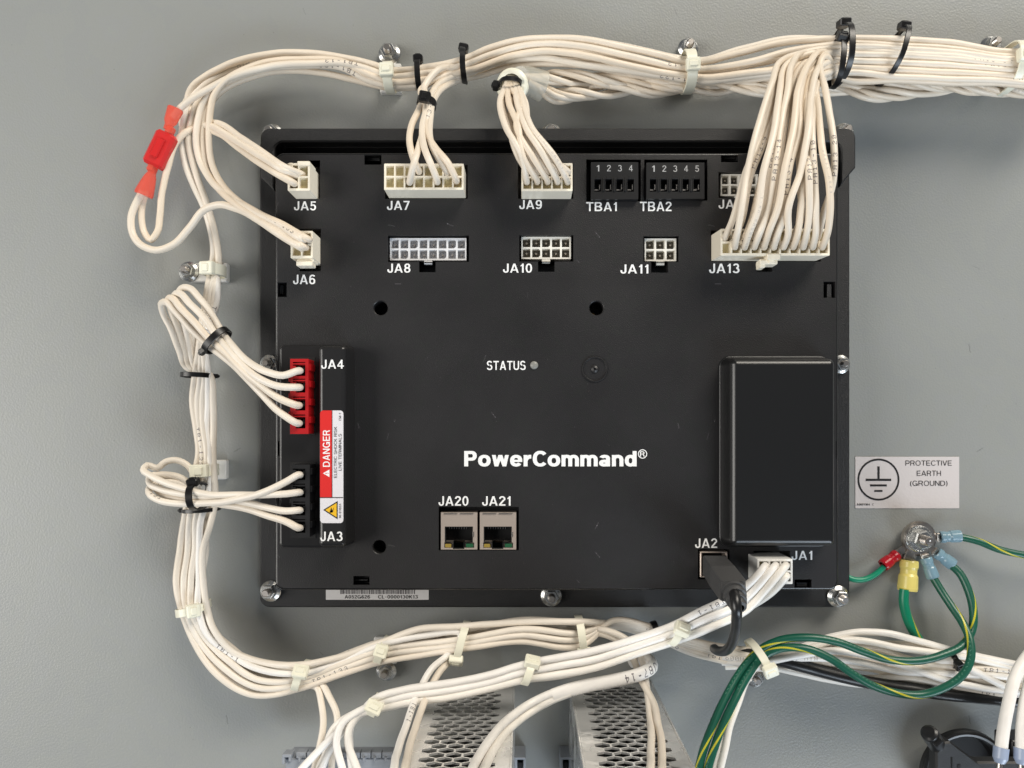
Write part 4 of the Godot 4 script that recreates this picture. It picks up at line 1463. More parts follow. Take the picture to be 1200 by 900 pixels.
	wire("white wire behind the left bundle into the upper half of the JA5 plug", [[248, 92, 10], [224, 110, 11], [213, 136, 11], [217, 154, 11], [234, 148, 10], [252, 144, 18], [282, 161, 33], [312, 181, 45], [336, 197, 50], [356, 205, 42.5]], 1.6, M.wires[0], "white wires into the JA5 plug")

func loose(a: Array) -> Array:         # slack differs from wire to wire
	var out := []
	for p in a:
		out.append([p[0] + rng.randf_range(-2.6, 2.6), p[1], p[2] + rng.randf_range(-1.6, 1.6)])
	return out

func right_back(j: float, z: float) -> Array:
	return [[870, 86 + j, z], [918, 76 + j, z], [985, 56 + 4 * j, z], [1050, 56 + 4.4 * j, z], [1112, 58 + 4.6 * j, z], [1183, 66 + 4.2 * j, z], [1224, 68 + 4.4 * j, z]]

# ---------------------------------------------------------------- the left and lower harness
func left_harness() -> void:
	var w: Array = M.wires
	var B := [[251, 330, 15, 8, 3], [249, 355, 15, 8, 3], [242, 382, 14, 7, 3], [238, 410, 13, 8, 3.5], [238, 440, 13, 11, 4], [238, 470, 14, 12, 4], [239, 500, 14, 12, 4.2], [241, 530, 14, 12, 4.2], [240, 556, 13, 13, 4.2], [237, 580, 13, 15, 4.5],
		[230, 612, 14, 19, 5], [225, 645, 15, 19, 5.2], [223, 680, 16, 17, 5.5], [227, 713, 16, 15, 6], [239, 746, 16, 19, 6], [262, 774, 16, 21, 6], [300, 794, 15, 20, 6], [354, 793, 15, 15, 6], [400, 780, 14, 14, 6], [448, 763, 14, 13, 6], [495, 752, 15, 15, 6], [541, 748, 18, 16, 6], [610, 740, 18, 16, 6], [681, 742, 18, 15, 6]]
	var to_right := [[720, 733, 14], [768, 741, 14], [800, 755, 13], [846, 768, 12], [892, 774, 12]]
	var group := "white wires down the left side and along the bottom"
	# what follows the last tie, per wire: on to the right, or down in front of the supplies
	var R := [[892, 776, 13, 12, 4], [935, 774, 13, 14, 4], [975, 774, 14, 20, 4], [1020, 775, 14, 23, 4], [1070, 782, 14, 22, 4], [1120, 790, 14, 18, 4], [1165, 796, 14, 16, 4], [1224, 802, 14, 16, 4]]
	var names_l := []
	# four wires from above
	var k := 0
	var tails := []
	for i in 12:
		var right := i in [0, 1, 2, 4, 6, 8]
		var tl := []
		if right:
			var o: float = [-0.95, -0.55, -0.2, 0, 0.1, 0, 0.45, 0, 0.8][i]
			tl = [[720, 731 + 4 * o, 15 - i], [768, 742 + 6 * o, 14], [800, 755 + 8 * o, 13], [846, 767 + 9 * o, 12]]
			tl += lane(R, 0, 7, o, 0.3 if i % 3 else -0.4, 0.22)
		tails.append(tl)
	# slots: u runs from the outer (left, then lower) side to the inner, w is depth
	var us := [-0.85, -0.42, 0.0, 0.42, 0.85, -0.65, -0.2, 0.25, 0.68, -0.3, 0.3, 0.0]
	var down_at := {3: 21, 7: 21, 5: 17, 9: 17}          # these leave the bundle early
	var leave := {
		3: [[528, 764, 22], [507, 782, 30], [490, 812, 40], [476, 850, 60], [466, 880, 82], [460, 912, 106]],
		7: [[532, 768, 20], [515, 788, 28], [499, 818, 42], [487, 852, 62], [478, 882, 85], [473, 912, 107]],
		5: [[372, 806, 19], [377, 824, 22], [379, 850, 26], [374, 878, 30], [367, 908, 34]],
		9: [[377, 801, 18], [386, 816, 22], [395, 838, 26], [391, 872, 30], [388, 908, 34]]}
	var leave_name := {3: "white printed wire curving down over the left perforated supply, outer one", 7: "white wire curving down over the left perforated supply, inner one", 5: "white printed wire hanging straight down below the cream tie at the lower left corner", 9: "white wire hanging down beside it below the cream tie at the lower left corner"}
	var front_down := {10: [[712, 739, 21], [738, 752, 24], [752, 772, 28], [757, 800, 36], [761, 832, 46], [763, 862, 70], [763, 886, 90], [762, 912, 110]], 11: [[710, 744, 20], [732, 756, 22], [744, 776, 27], [752, 798, 36], [765, 822, 44], [771, 848, 58], [775, 872, 78], [776, 892, 94], [777, 912, 111]]}
	for i in 12:
		var s0: int
		var head := []
		var wz := 0.8 if i < 5 else (-0.1 if i < 9 else -0.8)
		if i < 2:                                       # continue the two that come down from the top bundle
			s0 = 0
			head = [[248 + 8 * i, 318, 13 + i]]
		elif i < 4:
			s0 = 0
			head = [[245 + 14 * (i - 2), 306, 9], [250 + 4 * (i - 2), 318, 9]]
		elif i < 8:
			s0 = 4
			var q := 3 - (i - 4)
			head = ja4_path(q)
		else:
			s0 = 9
			head = ja3_path(i - 8)
		var i1: int = down_at.get(i, 23)
		var pts: Array = head
		var body := lane(B, s0, i1, -us[i], wz, 0.17)    # u is measured with the wire running downwards: negative is the right side
		pts = pts + body
		if leave.has(i):
			pts += leave[i]
		elif front_down.has(i):
			pts += front_down[i]
		elif tails[i].size():
			pts += tails[i]
		var label := ""
		if i < 4:
			label = ["white wire of the left bundle, outermost at the cream clip beside the JA6 plug", "white wire of the left bundle, innermost at the cream clip beside the JA6 plug", "white wire at the back of the left bundle, running on along the bottom", leave_name.get(i, "")][i]
		elif i < 8:
			label = "white wire looped back into the red JA4 plug, %s hole down" % ORD[i - 4]
		else:
			label = "white wire looped back into the black JA3 plug, %s hole down" % ORD[i - 8]
		if leave.has(i) and i >= 4:
			label += ", ending at the bottom"
		var m: Material = [M.mids[1], M.mids[3], M.mids[0], M.marked_white[0], M.mids[0], M.mids[0], M.marked[5], M.mids[1], M.mids[3], M.mids[2], M.mids[0], M.mids[1]][i]
		wire(label, pts, 1.62, m, group)

func ja4_path(q: int) -> Array:       # from the hole, over the hairpin and back down to the bundle; q = 3 is the uppermost hole
	var hole: Array = [[351, 496, 45.5], [351, 475, 45.5], [352, 454, 45.5], [352, 434.5, 45.5]][q]
	var bend: Array = [[[326, 482, 49], [305, 460, 48], [283, 437, 44], [262, 418, 39]], [[326, 466, 50], [303, 449, 49], [280, 429, 45], [266, 414, 41]], [[328, 453, 51], [306, 445, 50], [284, 427, 45], [268, 410, 41]], [[332, 440, 51], [313, 436, 50], [290, 423, 45], [272, 405, 40]]][q]
	var over: Array = [[[241, 402, 34], [222, 384, 31], [204, 364, 28], [194, 354, 26], [189, 357, 23], [191, 366, 21]], [[246, 398, 36], [229, 379, 34], [212, 361, 30], [203, 350, 27], [198, 350, 24], [199, 358, 21]], [[254, 394, 36], [241, 375, 34], [222, 355, 30], [211, 344, 27], [205, 345, 24], [208, 354, 20]], [[262, 392, 34], [250, 372, 31], [234, 350, 28], [222, 338, 25], [213, 338, 22], [209, 345, 19], [213, 360, 17]]][q]
	var legs: Array = [[[200, 384, 20], [210, 410, 18], [218, 430, 15]], [[208, 384, 19], [216, 408, 17], [223, 430, 15]], [[217, 384, 18], [222, 408, 16], [228, 430, 15]], [[224, 386, 15], [228, 408, 14], [232, 430, 13]]][q]
	return [hole, [hole[0] - 3.0, hole[1], 48.5]] + bend + over + legs

func ja3_path(q: int) -> Array:
	var hole: Array = [[352, 556.5, 45.5], [352, 577, 45.5], [352, 598, 45.5], [352, 618.5, 45.5]][q]
	var pts: Array = [
		[[336, 564, 49], [312, 576, 49], [280, 585, 45], [255, 589, 39], [232, 590, 34], [205, 590, 31], [186, 586, 29], [175, 578, 26], [176, 570, 22], [190, 565, 20], [210, 566, 19], [226, 576, 18]],
		[[336, 578.5, 49], [310, 580, 47], [275, 580, 43], [250, 580, 38], [232, 577, 34], [210, 571, 32], [190, 564, 30], [176, 557, 28], [168, 551, 26], [172, 545, 23], [184, 548, 21], [194, 541, 20], [206, 539, 19], [218, 544, 18], [228, 557, 17], [233, 572, 16]],
		[[338, 599, 48], [312, 595, 45], [285, 588, 41], [255, 584, 36], [232, 582, 33], [208, 578, 31], [188, 573, 28], [175, 566, 25], [176, 558, 22], [190, 556, 20], [208, 558, 19], [224, 568, 18]],
		[[338, 613, 48], [314, 604, 45], [285, 595, 40], [258, 591, 35], [232, 587, 31], [206, 584, 28], [188, 579, 24], [182, 570, 20], [194, 561, 17], [212, 563, 16], [224, 577, 14]]][q]
	return [hole, [hole[0] - 3.0, hole[1], 48.5]] + pts

func lower_harness() -> void:
	var w: Array = M.whites
	# JA1: six wires to the lower left
	var J := [[868, 704, 46, 14, 4], [828, 725, 44, 13, 4], [790, 743, 42, 11, 4], [745, 757, 42, 11, 4], [700, 770, 42, 12, 4], [660, 780, 42, 12, 4], [618, 788, 42, 11, 4], [570, 799, 41, 10, 4], [520, 809, 40, 10, 4], [478, 816, 40, 9, 4], [440, 826, 40, 8, 4]]
	var cells := [[897, 663, 47], [909, 662.5, 47], [921, 662.5, 47], [897, 675, 47], [909, 675, 47], [922, 675, 47]]
	var fans := [
		[[422, 836, 40], [398, 856, 41], [372, 881, 42], [346, 910, 43]],
		[[420, 834, 43], [400, 848, 45], [394, 868, 46], [398, 888, 46], [404, 910, 46]],
		[[420, 838, 42], [409, 854, 44], [408, 872, 44], [415, 892, 44], [422, 910, 44]],
		[[418, 840, 38], [398, 862, 37], [384, 884, 37], [374, 910, 37]],
		[[424, 836, 37], [412, 850, 36], [410, 878, 36], [414, 910, 36]],
		[[416, 836, 36], [394, 850, 34], [385, 866, 33], [382, 882, 33], [366, 910, 33]]]
	for i in 6:
		var c: Array = cells[i]
		var u: float = [-0.8, 0.0, 0.8, -0.45, 0.35, 0.8][i]
		var front := i < 3
		wire("white wire from the JA1 plug, %s cell of its %s row" % [["left", "middle", "right"][i % 3], "upper" if front else "lower"], [[c[0], c[1], 45.5], [c[0] - 1, c[1] + 1, 50], [c[0] - 12, c[1] + 14, 52 if front else 48]] + lane(J, 0, 10, -u, 0.8 if front else -0.7, 0.12) + fans[i], 1.72, [M.marked_white[2], w[0], w[1], w[2], w[0], w[1]][i] if i else M.marked_white[0], "white wires into the JA1 plug")
	# jacketed pair in front of the supplies
	var pr := thing("jacketed_cable", "flat white jacketed cable with two wires, curving down between the perforated supplies", "cable", P(700, 800, 30))
	var mb := Mb.new()
	var jc := smooth(at3([[738, 776, 22], [752, 772, 25], [763, 773, 30], [765, 781, 36], [752, 789, 40], [722, 797, 41], [690, 803, 42], [662, 810, 43], [648, 815, 43]]))
	mb.tube(jc, same(jc.size(), 0.0031), 14, 0.17, 0.0, 0.66)
	part("jacket", mb, M.marked_white[1], pr)
	for q in 2:
		mb = Mb.new()
		var pts: Array = [[668, 807 + 5 * q, 43], [648, 812 + 8 * q, 43], [624, 823 + 10 * q, 44], [599 + q, 840 + 11 * q, 56], [576 + 5 * q, 864 + 10 * q, 78], [559 + 11 * q, 890 + 5 * q, 96], [548 + 15 * q, 916, 116]]
		var cc := smooth(at3(pts))
		mb.tube(cc, same(cc.size(), 0.00185), 12, 0.085, 0.3)
		part("core", mb, w[q], pr)
	# two down behind the first green wires
	wire("white wire hanging below the lower right cream tie, right one beside the green wires", [[905, 768, 14], [890, 777, 17], [876, 796, 24], [865, 822, 30], [855, 850, 34], [849, 880, 38], [842, 910, 40]], 1.72, w[1], "white wires beside the green wires")
	wire("white wire hanging below the lower right cream tie, middle one beside the green wires", [[920, 772, 12], [886, 782, 14], [868, 806, 22], [856, 836, 29], [846, 864, 34], [834, 910, 38]], 1.72, w[0], "white wires beside the green wires")
	# more wires of the lower right bundle, on the surface
	var g := "white wires of the lower right bundle"
	var list := [
		[[846, 771, 10], [893, 770, 14], [935, 760, 15], [975, 746, 15], [1005, 740.5, 15], [1040, 742, 16], [1075, 751, 16], [1112, 761, 16], [1150, 770, 16], [1224, 786, 15]],
		[[846, 773, 9], [893, 772, 16], [940, 762, 17], [987, 750, 17], [1020, 752, 18], [1052, 759, 18], [1090, 764, 18], [1130, 770, 17], [1224, 792, 15]],
		[[846, 776, 11], [893, 776, 18], [932, 769, 20], [972, 763, 20], [1012, 767, 20], [1062, 782, 20], [1112, 798, 19], [1150, 806, 18], [1224, 814, 16]],
		[[850, 781, 9], [898, 781, 14], [937, 789, 15], [975, 797, 15], [1010, 802, 14], [1060, 800, 12], [1120, 800, 12], [1224, 812, 12]],
		[[1090, 776, 14], [1112, 774, 17], [1135, 783, 19], [1160, 796, 19], [1180, 806, 18], [1224, 818, 15]],
		[[846, 770, 12], [893, 774, 16], [945, 771, 18], [1000, 775, 18], [1056, 787, 18], [1112, 790, 18], [1170, 792, 17], [1224, 800, 15]]]
	var nm := ["white wire of the lower right bundle that arches highest, under the yellow lug", "white wire of the lower right bundle, second highest below the yellow lug", "white wire over the front of the lower right bundle, below both green wires", "white wire along the bottom of the lower right bundle, left of the black cable", "short white wire crossing the lower right bundle near the right edge", "white printed wire through the middle of the lower right bundle"]
	for i in 6:
		wire(nm[i], list[i], 1.7, [w[0], w[1], w[0], w[1], w[0], w[2]][i], g)
	wire("thick black cable under the white wires of the lower right bundle", [[846, 762, 8], [880, 767, 12], [908, 773, 16], [960, 786, 17], [1015, 799, 17], [1075, 809, 16], [1150, 818, 14], [1224, 824, 12]], 3.0, M.rubber, "", "black_cable", "cable", 14)
	# two thick wires with grey ferrules at the lower right
	for q in 2:
		var fw := thing("ferruled_wire", ["thick white wire with a grey ferrule entering the black relay, left one", "thick white wire with a grey ferrule at the right edge over the black relay"][q], "wire", P(1173 + 24 * q, 895, 55), "thick white wires with grey ferrules")
		mb = Mb.new()
		var pts: Array = [[[1222, 752, 44], [1205, 768, 48], [1190, 793, 53], [1181, 828, 57], [1175, 862, 59], [1173, 880, 60]], [[1230, 758, 44], [1214, 780, 50], [1203, 815, 55], [1198, 850, 58], [1197, 881, 60]]][q]
		var cc := smooth(at3(pts))
		mb.tube(cc, same(cc.size(), 0.00255), 14, 0.085)
		part("insulation", mb, w[0], fw)
		var e: Vector3 = cc[cc.size() - 1]
		var dd: Vector3 = (e - cc[cc.size() - 3]).normalized()
		var bs := Basis(Vector3(0, 0, 1).cross(dd).normalized(), dd.cross(Vector3(0, 0, 1).cross(dd).normalized()), dd)
		mb = Mb.new()
		mb.lathe(e - dd * 0.0016, bs, [[0.00255, 0.0], [0.0031, 0.0001], [0.0030, 0.0046], [0.0020, 0.0066], [0.0012, 0.0069]], 18)
		part("collar", mb, M.ferrule, fw)
		mb = Mb.new()
		mb.lathe(e, bs, [[0.0012, 0.004], [0.0012, 0.012]], 12)
		part("ferrule", mb, M.tin, fw)

# ---------------------------------------------------------------- earth wires
func lug(t: Node3D, x: float, y: float, z: float, sx: float, sy: float, r_mm: float, len_px: float, m: Material, ring_px: float, turn := 0.0) -> void:
	# a ring terminal on the stud at (sx, sy), its sleeve starting at (x, y)
	var a := P(sx, sy, z)
	var b := P(x, y, z)
	var d := (b - a).normalized()
	var s := d.cross(Vector3(0, 0, 1)).normalized()
	var e := d.rotated(Vector3(0, 0, 1), turn)
	var far := b + e * len_px * L(z) + Vector3(0, 0, 0.0012)
	var mb := Mb.new()
	var r := ring_px * L(z)
	mb.lathe(a, Basis(), [[r * 0.4, 0.0], [r, 0.0], [r, 0.0009], [r * 0.4, 0.0009]], 28)
	var neck := (b - a).length() - r * 0.8
	var c := a + d * (r * 0.8 + neck * 0.5) + Vector3(0, 0, 0.0005)
	mb.box(c, Vector3(neck, r_mm * 0.0013, 0.0010), 0.0003, Basis(d, -s, Vector3(0, 0, 1)))
	mb.box(b - d * 0.0004 + Vector3(0, 0, 0.0012), Vector3(0.0026, r_mm * 0.0015, 0.0018), 0.0004, Basis(d, -s, Vector3(0, 0, 1)))
	part("ring_terminal", mb, M.tin, t)
	mb = Mb.new()
	var dz := (far - b).normalized()
	s = dz.cross(Vector3(0, 0, 1)).normalized()
	var bs := Basis(s, dz.cross(s), dz)
	var q := r_mm * 0.001
	var ln := (far - b).length()
	mb.lathe(b + Vector3(0, 0, 0.0014), bs, [[q * 0.55, 0.0], [q * 0.92, 0.0], [q, ln * 0.05], [q * 1.02, ln * 0.22], [q * 0.9, ln * 0.3], [q * 0.9, ln * 0.44], [q * 1.04, ln * 0.52], [q * 1.10, ln * 0.92], [q * 1.04, ln], [q * 0.7, ln]], 22)
	part("sleeve", mb, m, t)

func earth() -> void:
	var sx := 1076.0
	var sy := 631.0
	# green wires, each with its lug
	var list := [
		["green wire with a blue lug running off the right edge", [[1117, 628.5, 7.5], [1128, 630, 8], [1145, 634, 9], [1168, 643, 10], [1224, 655, 11]], [1100, 629, 5.0, 2.9, 22.0, "lug_blue", 17.0], "striped_green", 1.8],
		["blue-lugged green and yellow wire looping furthest right, upper arc over the whites", [[1112, 660, 10], [1124, 671, 12], [1134, 690, 15], [1140, 712, 18], [1139, 738, 21], [1128, 756, 24], [1106, 767, 26], [1075, 774.5, 27], [1043, 773, 27], [1010, 763, 27], [980, 752, 27], [945, 747, 26], [915, 750, 24], [890, 762, 23], [870, 784, 25], [852, 814, 30], [836, 848, 35], [824, 880, 39], [817, 910, 42]], [1096, 647, 7.0, 2.9, 22.0, "lug_blue", 18.0], "striped_green", 1.92],
		["blue-lugged green and yellow wire with printed dashes, lowest arc over the whites", [[1093, 676, 9], [1104, 694, 12], [1116, 712, 16], [1128, 730, 21], [1137, 752, 26], [1137, 774, 29], [1126, 793, 30], [1108, 805, 30], [1080, 814, 29], [1050, 812, 29], [1022, 803, 29], [998, 789, 29], [972, 771, 28], [944, 760, 27], [915, 760, 25], [893, 770, 24], [876, 792, 27], [860, 822, 32], [846, 852, 36], [835, 882, 40], [827, 910, 43]], [1083, 653, 6.0, 2.9, 24.0, "lug_blue", 18.5], "striped_green", 1.92],
		["bright green and yellow wire with the large yellow lug, going behind the lower bundle", [[1060, 690, 9], [1059, 703, 9], [1062, 720, 9], [1069, 737, 9], [1080, 754, 8], [1096, 772, 7], [1130, 790, 7], [1224, 806, 7]], [1064, 656, 4.0, 4.4, 35.0, "lug_yellow", 19.5, 0.34], "striped_light", 2.35],
		["thin green wire with a red lug going behind the black control unit", [[1036, 664, 6], [1026, 673, 6], [1013, 679, 6], [1000, 679, 6], [990, 674, 5], [983, 664, 4.5], [980, 650, 4]], [1050, 649, 3.0, 2.9, 22.0, "lug_red", 20.5], "bright_green", 1.45],
	]
	for e in list:
		var l: Array = e[2]
		var t := thing("earth_wire", e[0], "earth wire", P(l[0], l[1], 0), "green earth wires on the ground stud")
		lug(t, l[0], l[1], l[2], sx, sy, l[3], l[4], M[l[5]], l[6], l[7] if l.size() > 7 else 0.0)
		var mb := Mb.new()
		var c := smooth(at3(e[1]))
		mb.tube(c, same(c.size(), e[4] * 0.001), 12, 0.058 if e[3] == "striped_green" else 0.07, 0.4)
		part("insulation", mb, M[e[3]], t)
	# the stud itself
	var o := P(sx, sy, 8.0)
	var t := thing("ground_stud", "shiny zinc ground stud with nut and serrated washers holding the lugs", "nut", P(sx, sy, 0))
	var mb := Mb.new()
	var r := 15.5 * L(8)
	mb.lathe(o, Basis(), [[r, 0.0], [r, 0.0010], [r * 0.96, 0.0013], [r * 0.86, 0.0013], [r * 0.85, 0.0022], [r * 0.60, 0.0022]], 40)
	for k in 30:
		var d := Vector3(cos(TAU * k / 30.0), sin(TAU * k / 30.0), 0)
		mb.box(o + d * r * 0.90 + Vector3(0, 0, 0.0016), Vector3(r * 0.14, r * 0.06, 0.0006), 0.0001, Basis(d, Vector3(0, 0, 1).cross(d), Vector3(0, 0, 1)))
	part("washer", mb, M.zinc, t)
	mb = Mb.new()
	var hp := PackedVector2Array()
	for k in 6:
		hp.append(Vector2(cos(TAU * k / 6.0 + 0.25), sin(TAU * k / 6.0 + 0.25)) * r * 0.74)
	mb.prism(hp, 0.0018, 0.0062, 0.0006, Basis(), o)
	part("hexagon", mb, M.zinc, t)
	mb = Mb.new()
	var pr := []
	var h := 0.003
	while h < 0.0105:
		pr.append([r * 0.36, h])
		pr.append([r * 0.31, h + 0.0004])
		h += 0.0008
	pr.append([r * 0.30, h + 0.0003])
	pr.append([r * 0.12, h + 0.0004])
	pr.append([0.0, h + 0.0002])
	mb.lathe(o, Basis(), pr, 22)
	part("stud", mb, M.tin, t)
	# the printed label
	var lb := Mb.new()
	var a := P(1002, 595.7, 0)
	var b := P(1123.8, 535.2, 0)
	lb.box(Vector3((a.x + b.x) * 0.5, (a.y + b.y) * 0.5, 0.00012), Vector3(b.x - a.x, b.y - a.y, 0.00030), 0.00005)
	var s := thing("ground_label", "pale rectangular label with an earth symbol and PROTECTIVE EARTH (GROUND) beside the control unit", "label", P(1063, 596, 0))
	part("film", lb, M.sticker, s)
	var z := 0.3
	lb = Mb.new()
	ring(lb, P(1029.5, 562, z + 0.06), 24.6 * L(0), 22.4 * L(0), 56)
	for q in [[1028.2, 546.5, 1030.8, 561.5], [1014.5, 561, 1044.3, 563.6], [1019.6, 567.6, 1039.2, 570], [1024.5, 574.2, 1034.2, 576.4]]:
		sheet(lb, q[0], q[1], q[2], q[3], z, 0.06)
	part("earth_symbol", lb, M.ink, s)
	caption("PROTECTIVE", 1061, 539.7, 1115.3, 545.6, z, M.ink, s, "lettering", 0.118)
	caption("EARTH", 1074.3, 551.6, 1102.6, 557.6, z, M.ink, s, "lettering", 0.118)
	caption("(GROUND)", 1066.6, 563.4, 1110.2, 569.3, z, M.ink, s, "lettering", 0.118)
	caption("A060Y964", 1004, 589.9, 1019.5, 592.3, z, M.ink, s)
	caption("C", 1022, 589.9, 1023.8, 592.3, z, M.ink_soft, s)

# ---------------------------------------------------------------- plugs
func plugs() -> void:
	plug("plug_housing", "wide cream plug marked JA7 with five wires", 450, 191.5, 543.3, 222.5, 30, 45, 8, 2, M.plug, M.plug_cell)
	plug("plug_housing", "cream plug marked JA9 with ten wires fanned into it", 611, 191, 671, 224, 30, 45, 5, 2, M.plug, M.plug_cell)
	var t := plug("plug_housing", "widest cream plug marked JA13 under the curtain of wires", 844.5, 268, 972.5, 299.5, 30, 46, 11, 2, M.plug, M.plug_cell, Vector2(-0.0012, 0.0006))
	var mb := Mb.new()
	block(mb, 899.5, 297.5, 914.5, 304, 41, 46.8, 0.2)
	block(mb, 891, 304.5, 911.5, 309.5, 38, 45, 0.3)
	block(mb, 901, 300, 908, 308, 38, 45.5, 0.2)
	block(mb, 890.5, 303.5, 897, 313.5, 38, 44, 0.3)
	part("latch", mb, M.plug, t)
	t = plug("plug_housing", "small cream four-way plug marked JA5", 337, 191, 363, 223.5, 29, 45.5, 2, 2, M.plug, M.plug_cell)
	mb = Mb.new()
	block(mb, 348, 188.5, 363, 194, 36, 46, 0.3)
	block(mb, 338, 190.5, 343, 197, 40, 46, 0.3)
	part("latch", mb, M.plug, t)
	t = plug("plug_housing", "small cream four-way plug marked JA6", 340.5, 270.5, 366.5, 302.5, 29, 45.5, 2, 2, M.plug, M.plug_cell)
	mb = Mb.new()
	block(mb, 348, 302, 367.5, 307, 36, 43.5, 0.3)
	block(mb, 347, 306, 366, 311.5, 39, 45, 0.3)
	part("latch", mb, M.plug, t)
	t = plug("plug_housing", "white plug marked JA1 beside the USB lead", 887.5, 655, 929, 684.5, 29, 47, 3, 2, M.plug_white, M.plug_cell)
	mb = Mb.new()
	for k in 3:
		var a := P(894 + 11.5 * k, 653.6, 42)
		mb.box(Vector3(a.x, a.y - 0.0002, 0.040), Vector3(0.0030, 0.0006, 0.0070), 0.0002)
	part("key_rib", mb, M.plug_white, t)
	# the two four-way power plugs on the plinth
	power_plug("red four-way power plug marked JA4 with four wires", [434.5, 454.0, 475.0, 496.0], 420.5, 508.5, 340, M.red, M.red)
	power_plug("black four-way power plug marked JA3 with four wires", [556.5, 577.0, 598.0, 618.5], 544.5, 629.5, 341.5, M.dark, M.dark)

func power_plug(label: String, ys: Array, y0: float, y1: float, x0: float, m: Material, m2: Material) -> void:
	var z := 47.0
	var a := P(x0, y1, z)
	var b := P(x0 + 21.5, y0, z)
	var t := thing("power_plug", label, "plug", Vector3((a.x + b.x) * 0.5, (a.y + b.y) * 0.5, 0.0375))
	var mb := Mb.new()
	var holes := []
	for y in ys:
		var c := P(352.3, y, z)
		holes.append([c.x - 0.0022, c.y - 0.0023, c.x + 0.0021, c.y + 0.0023, 0.006])
		for e in [-9.6, -6.6]:                            # thin slits between the ways
			if y + e > y0 + 3:
				var q := P(351.0, y + e + 16.6 if false else y + e, z)
				holes.append([q.x - 0.0030, q.y - 0.00028, q.x + 0.0026, q.y + 0.00028, 0.0018])
	mb.plate(a.x, a.y, b.x, b.y, z * 0.001, holes)
	mb.rblock(a.x, a.y, b.x, b.y, 0.0004, 0.0376, z * 0.001, 0.0001, 0.0, false, 2)
	part("body", mb, m, t)
	mb = Mb.new()
	for y in ys:                                          # ribs down the right-hand flank, small hooks on the left
		var c := P(x0 + 22.3, y - 4.0, 45)
		mb.box(Vector3(b.x + 0.0002, c.y, 0.0422), Vector3(0.0009, 0.0030, 0.0080), 0.0002)
		var d := P(x0 - 1.2, y + 10.0, 46)
		if y < y1 - 14.0:
			mb.box(Vector3(a.x - 0.0005, d.y, 0.0444), Vector3(0.0013, 0.0022, 0.0030), 0.0002)
	part("rib", mb, m2, t)
	mb = Mb.new()
	for y in ys:
		var c := P(352.3, y, z)
		mb.quad(Vector3(c.x - 0.0022, c.y - 0.0023, 0.0412), Vector3(c.x + 0.0021, c.y - 0.0023, 0.0412), Vector3(c.x + 0.0021, c.y + 0.0023, 0.0412), Vector3(c.x - 0.0022, c.y + 0.0023, 0.0412), Vector3(0, 0, 1))
		mb.box(Vector3(c.x + 0.0012, c.y + 0.0008, 0.0440), Vector3(0.0009, 0.0022, 0.004), 0.0001)
	part("clamp", mb, M.deep, t)

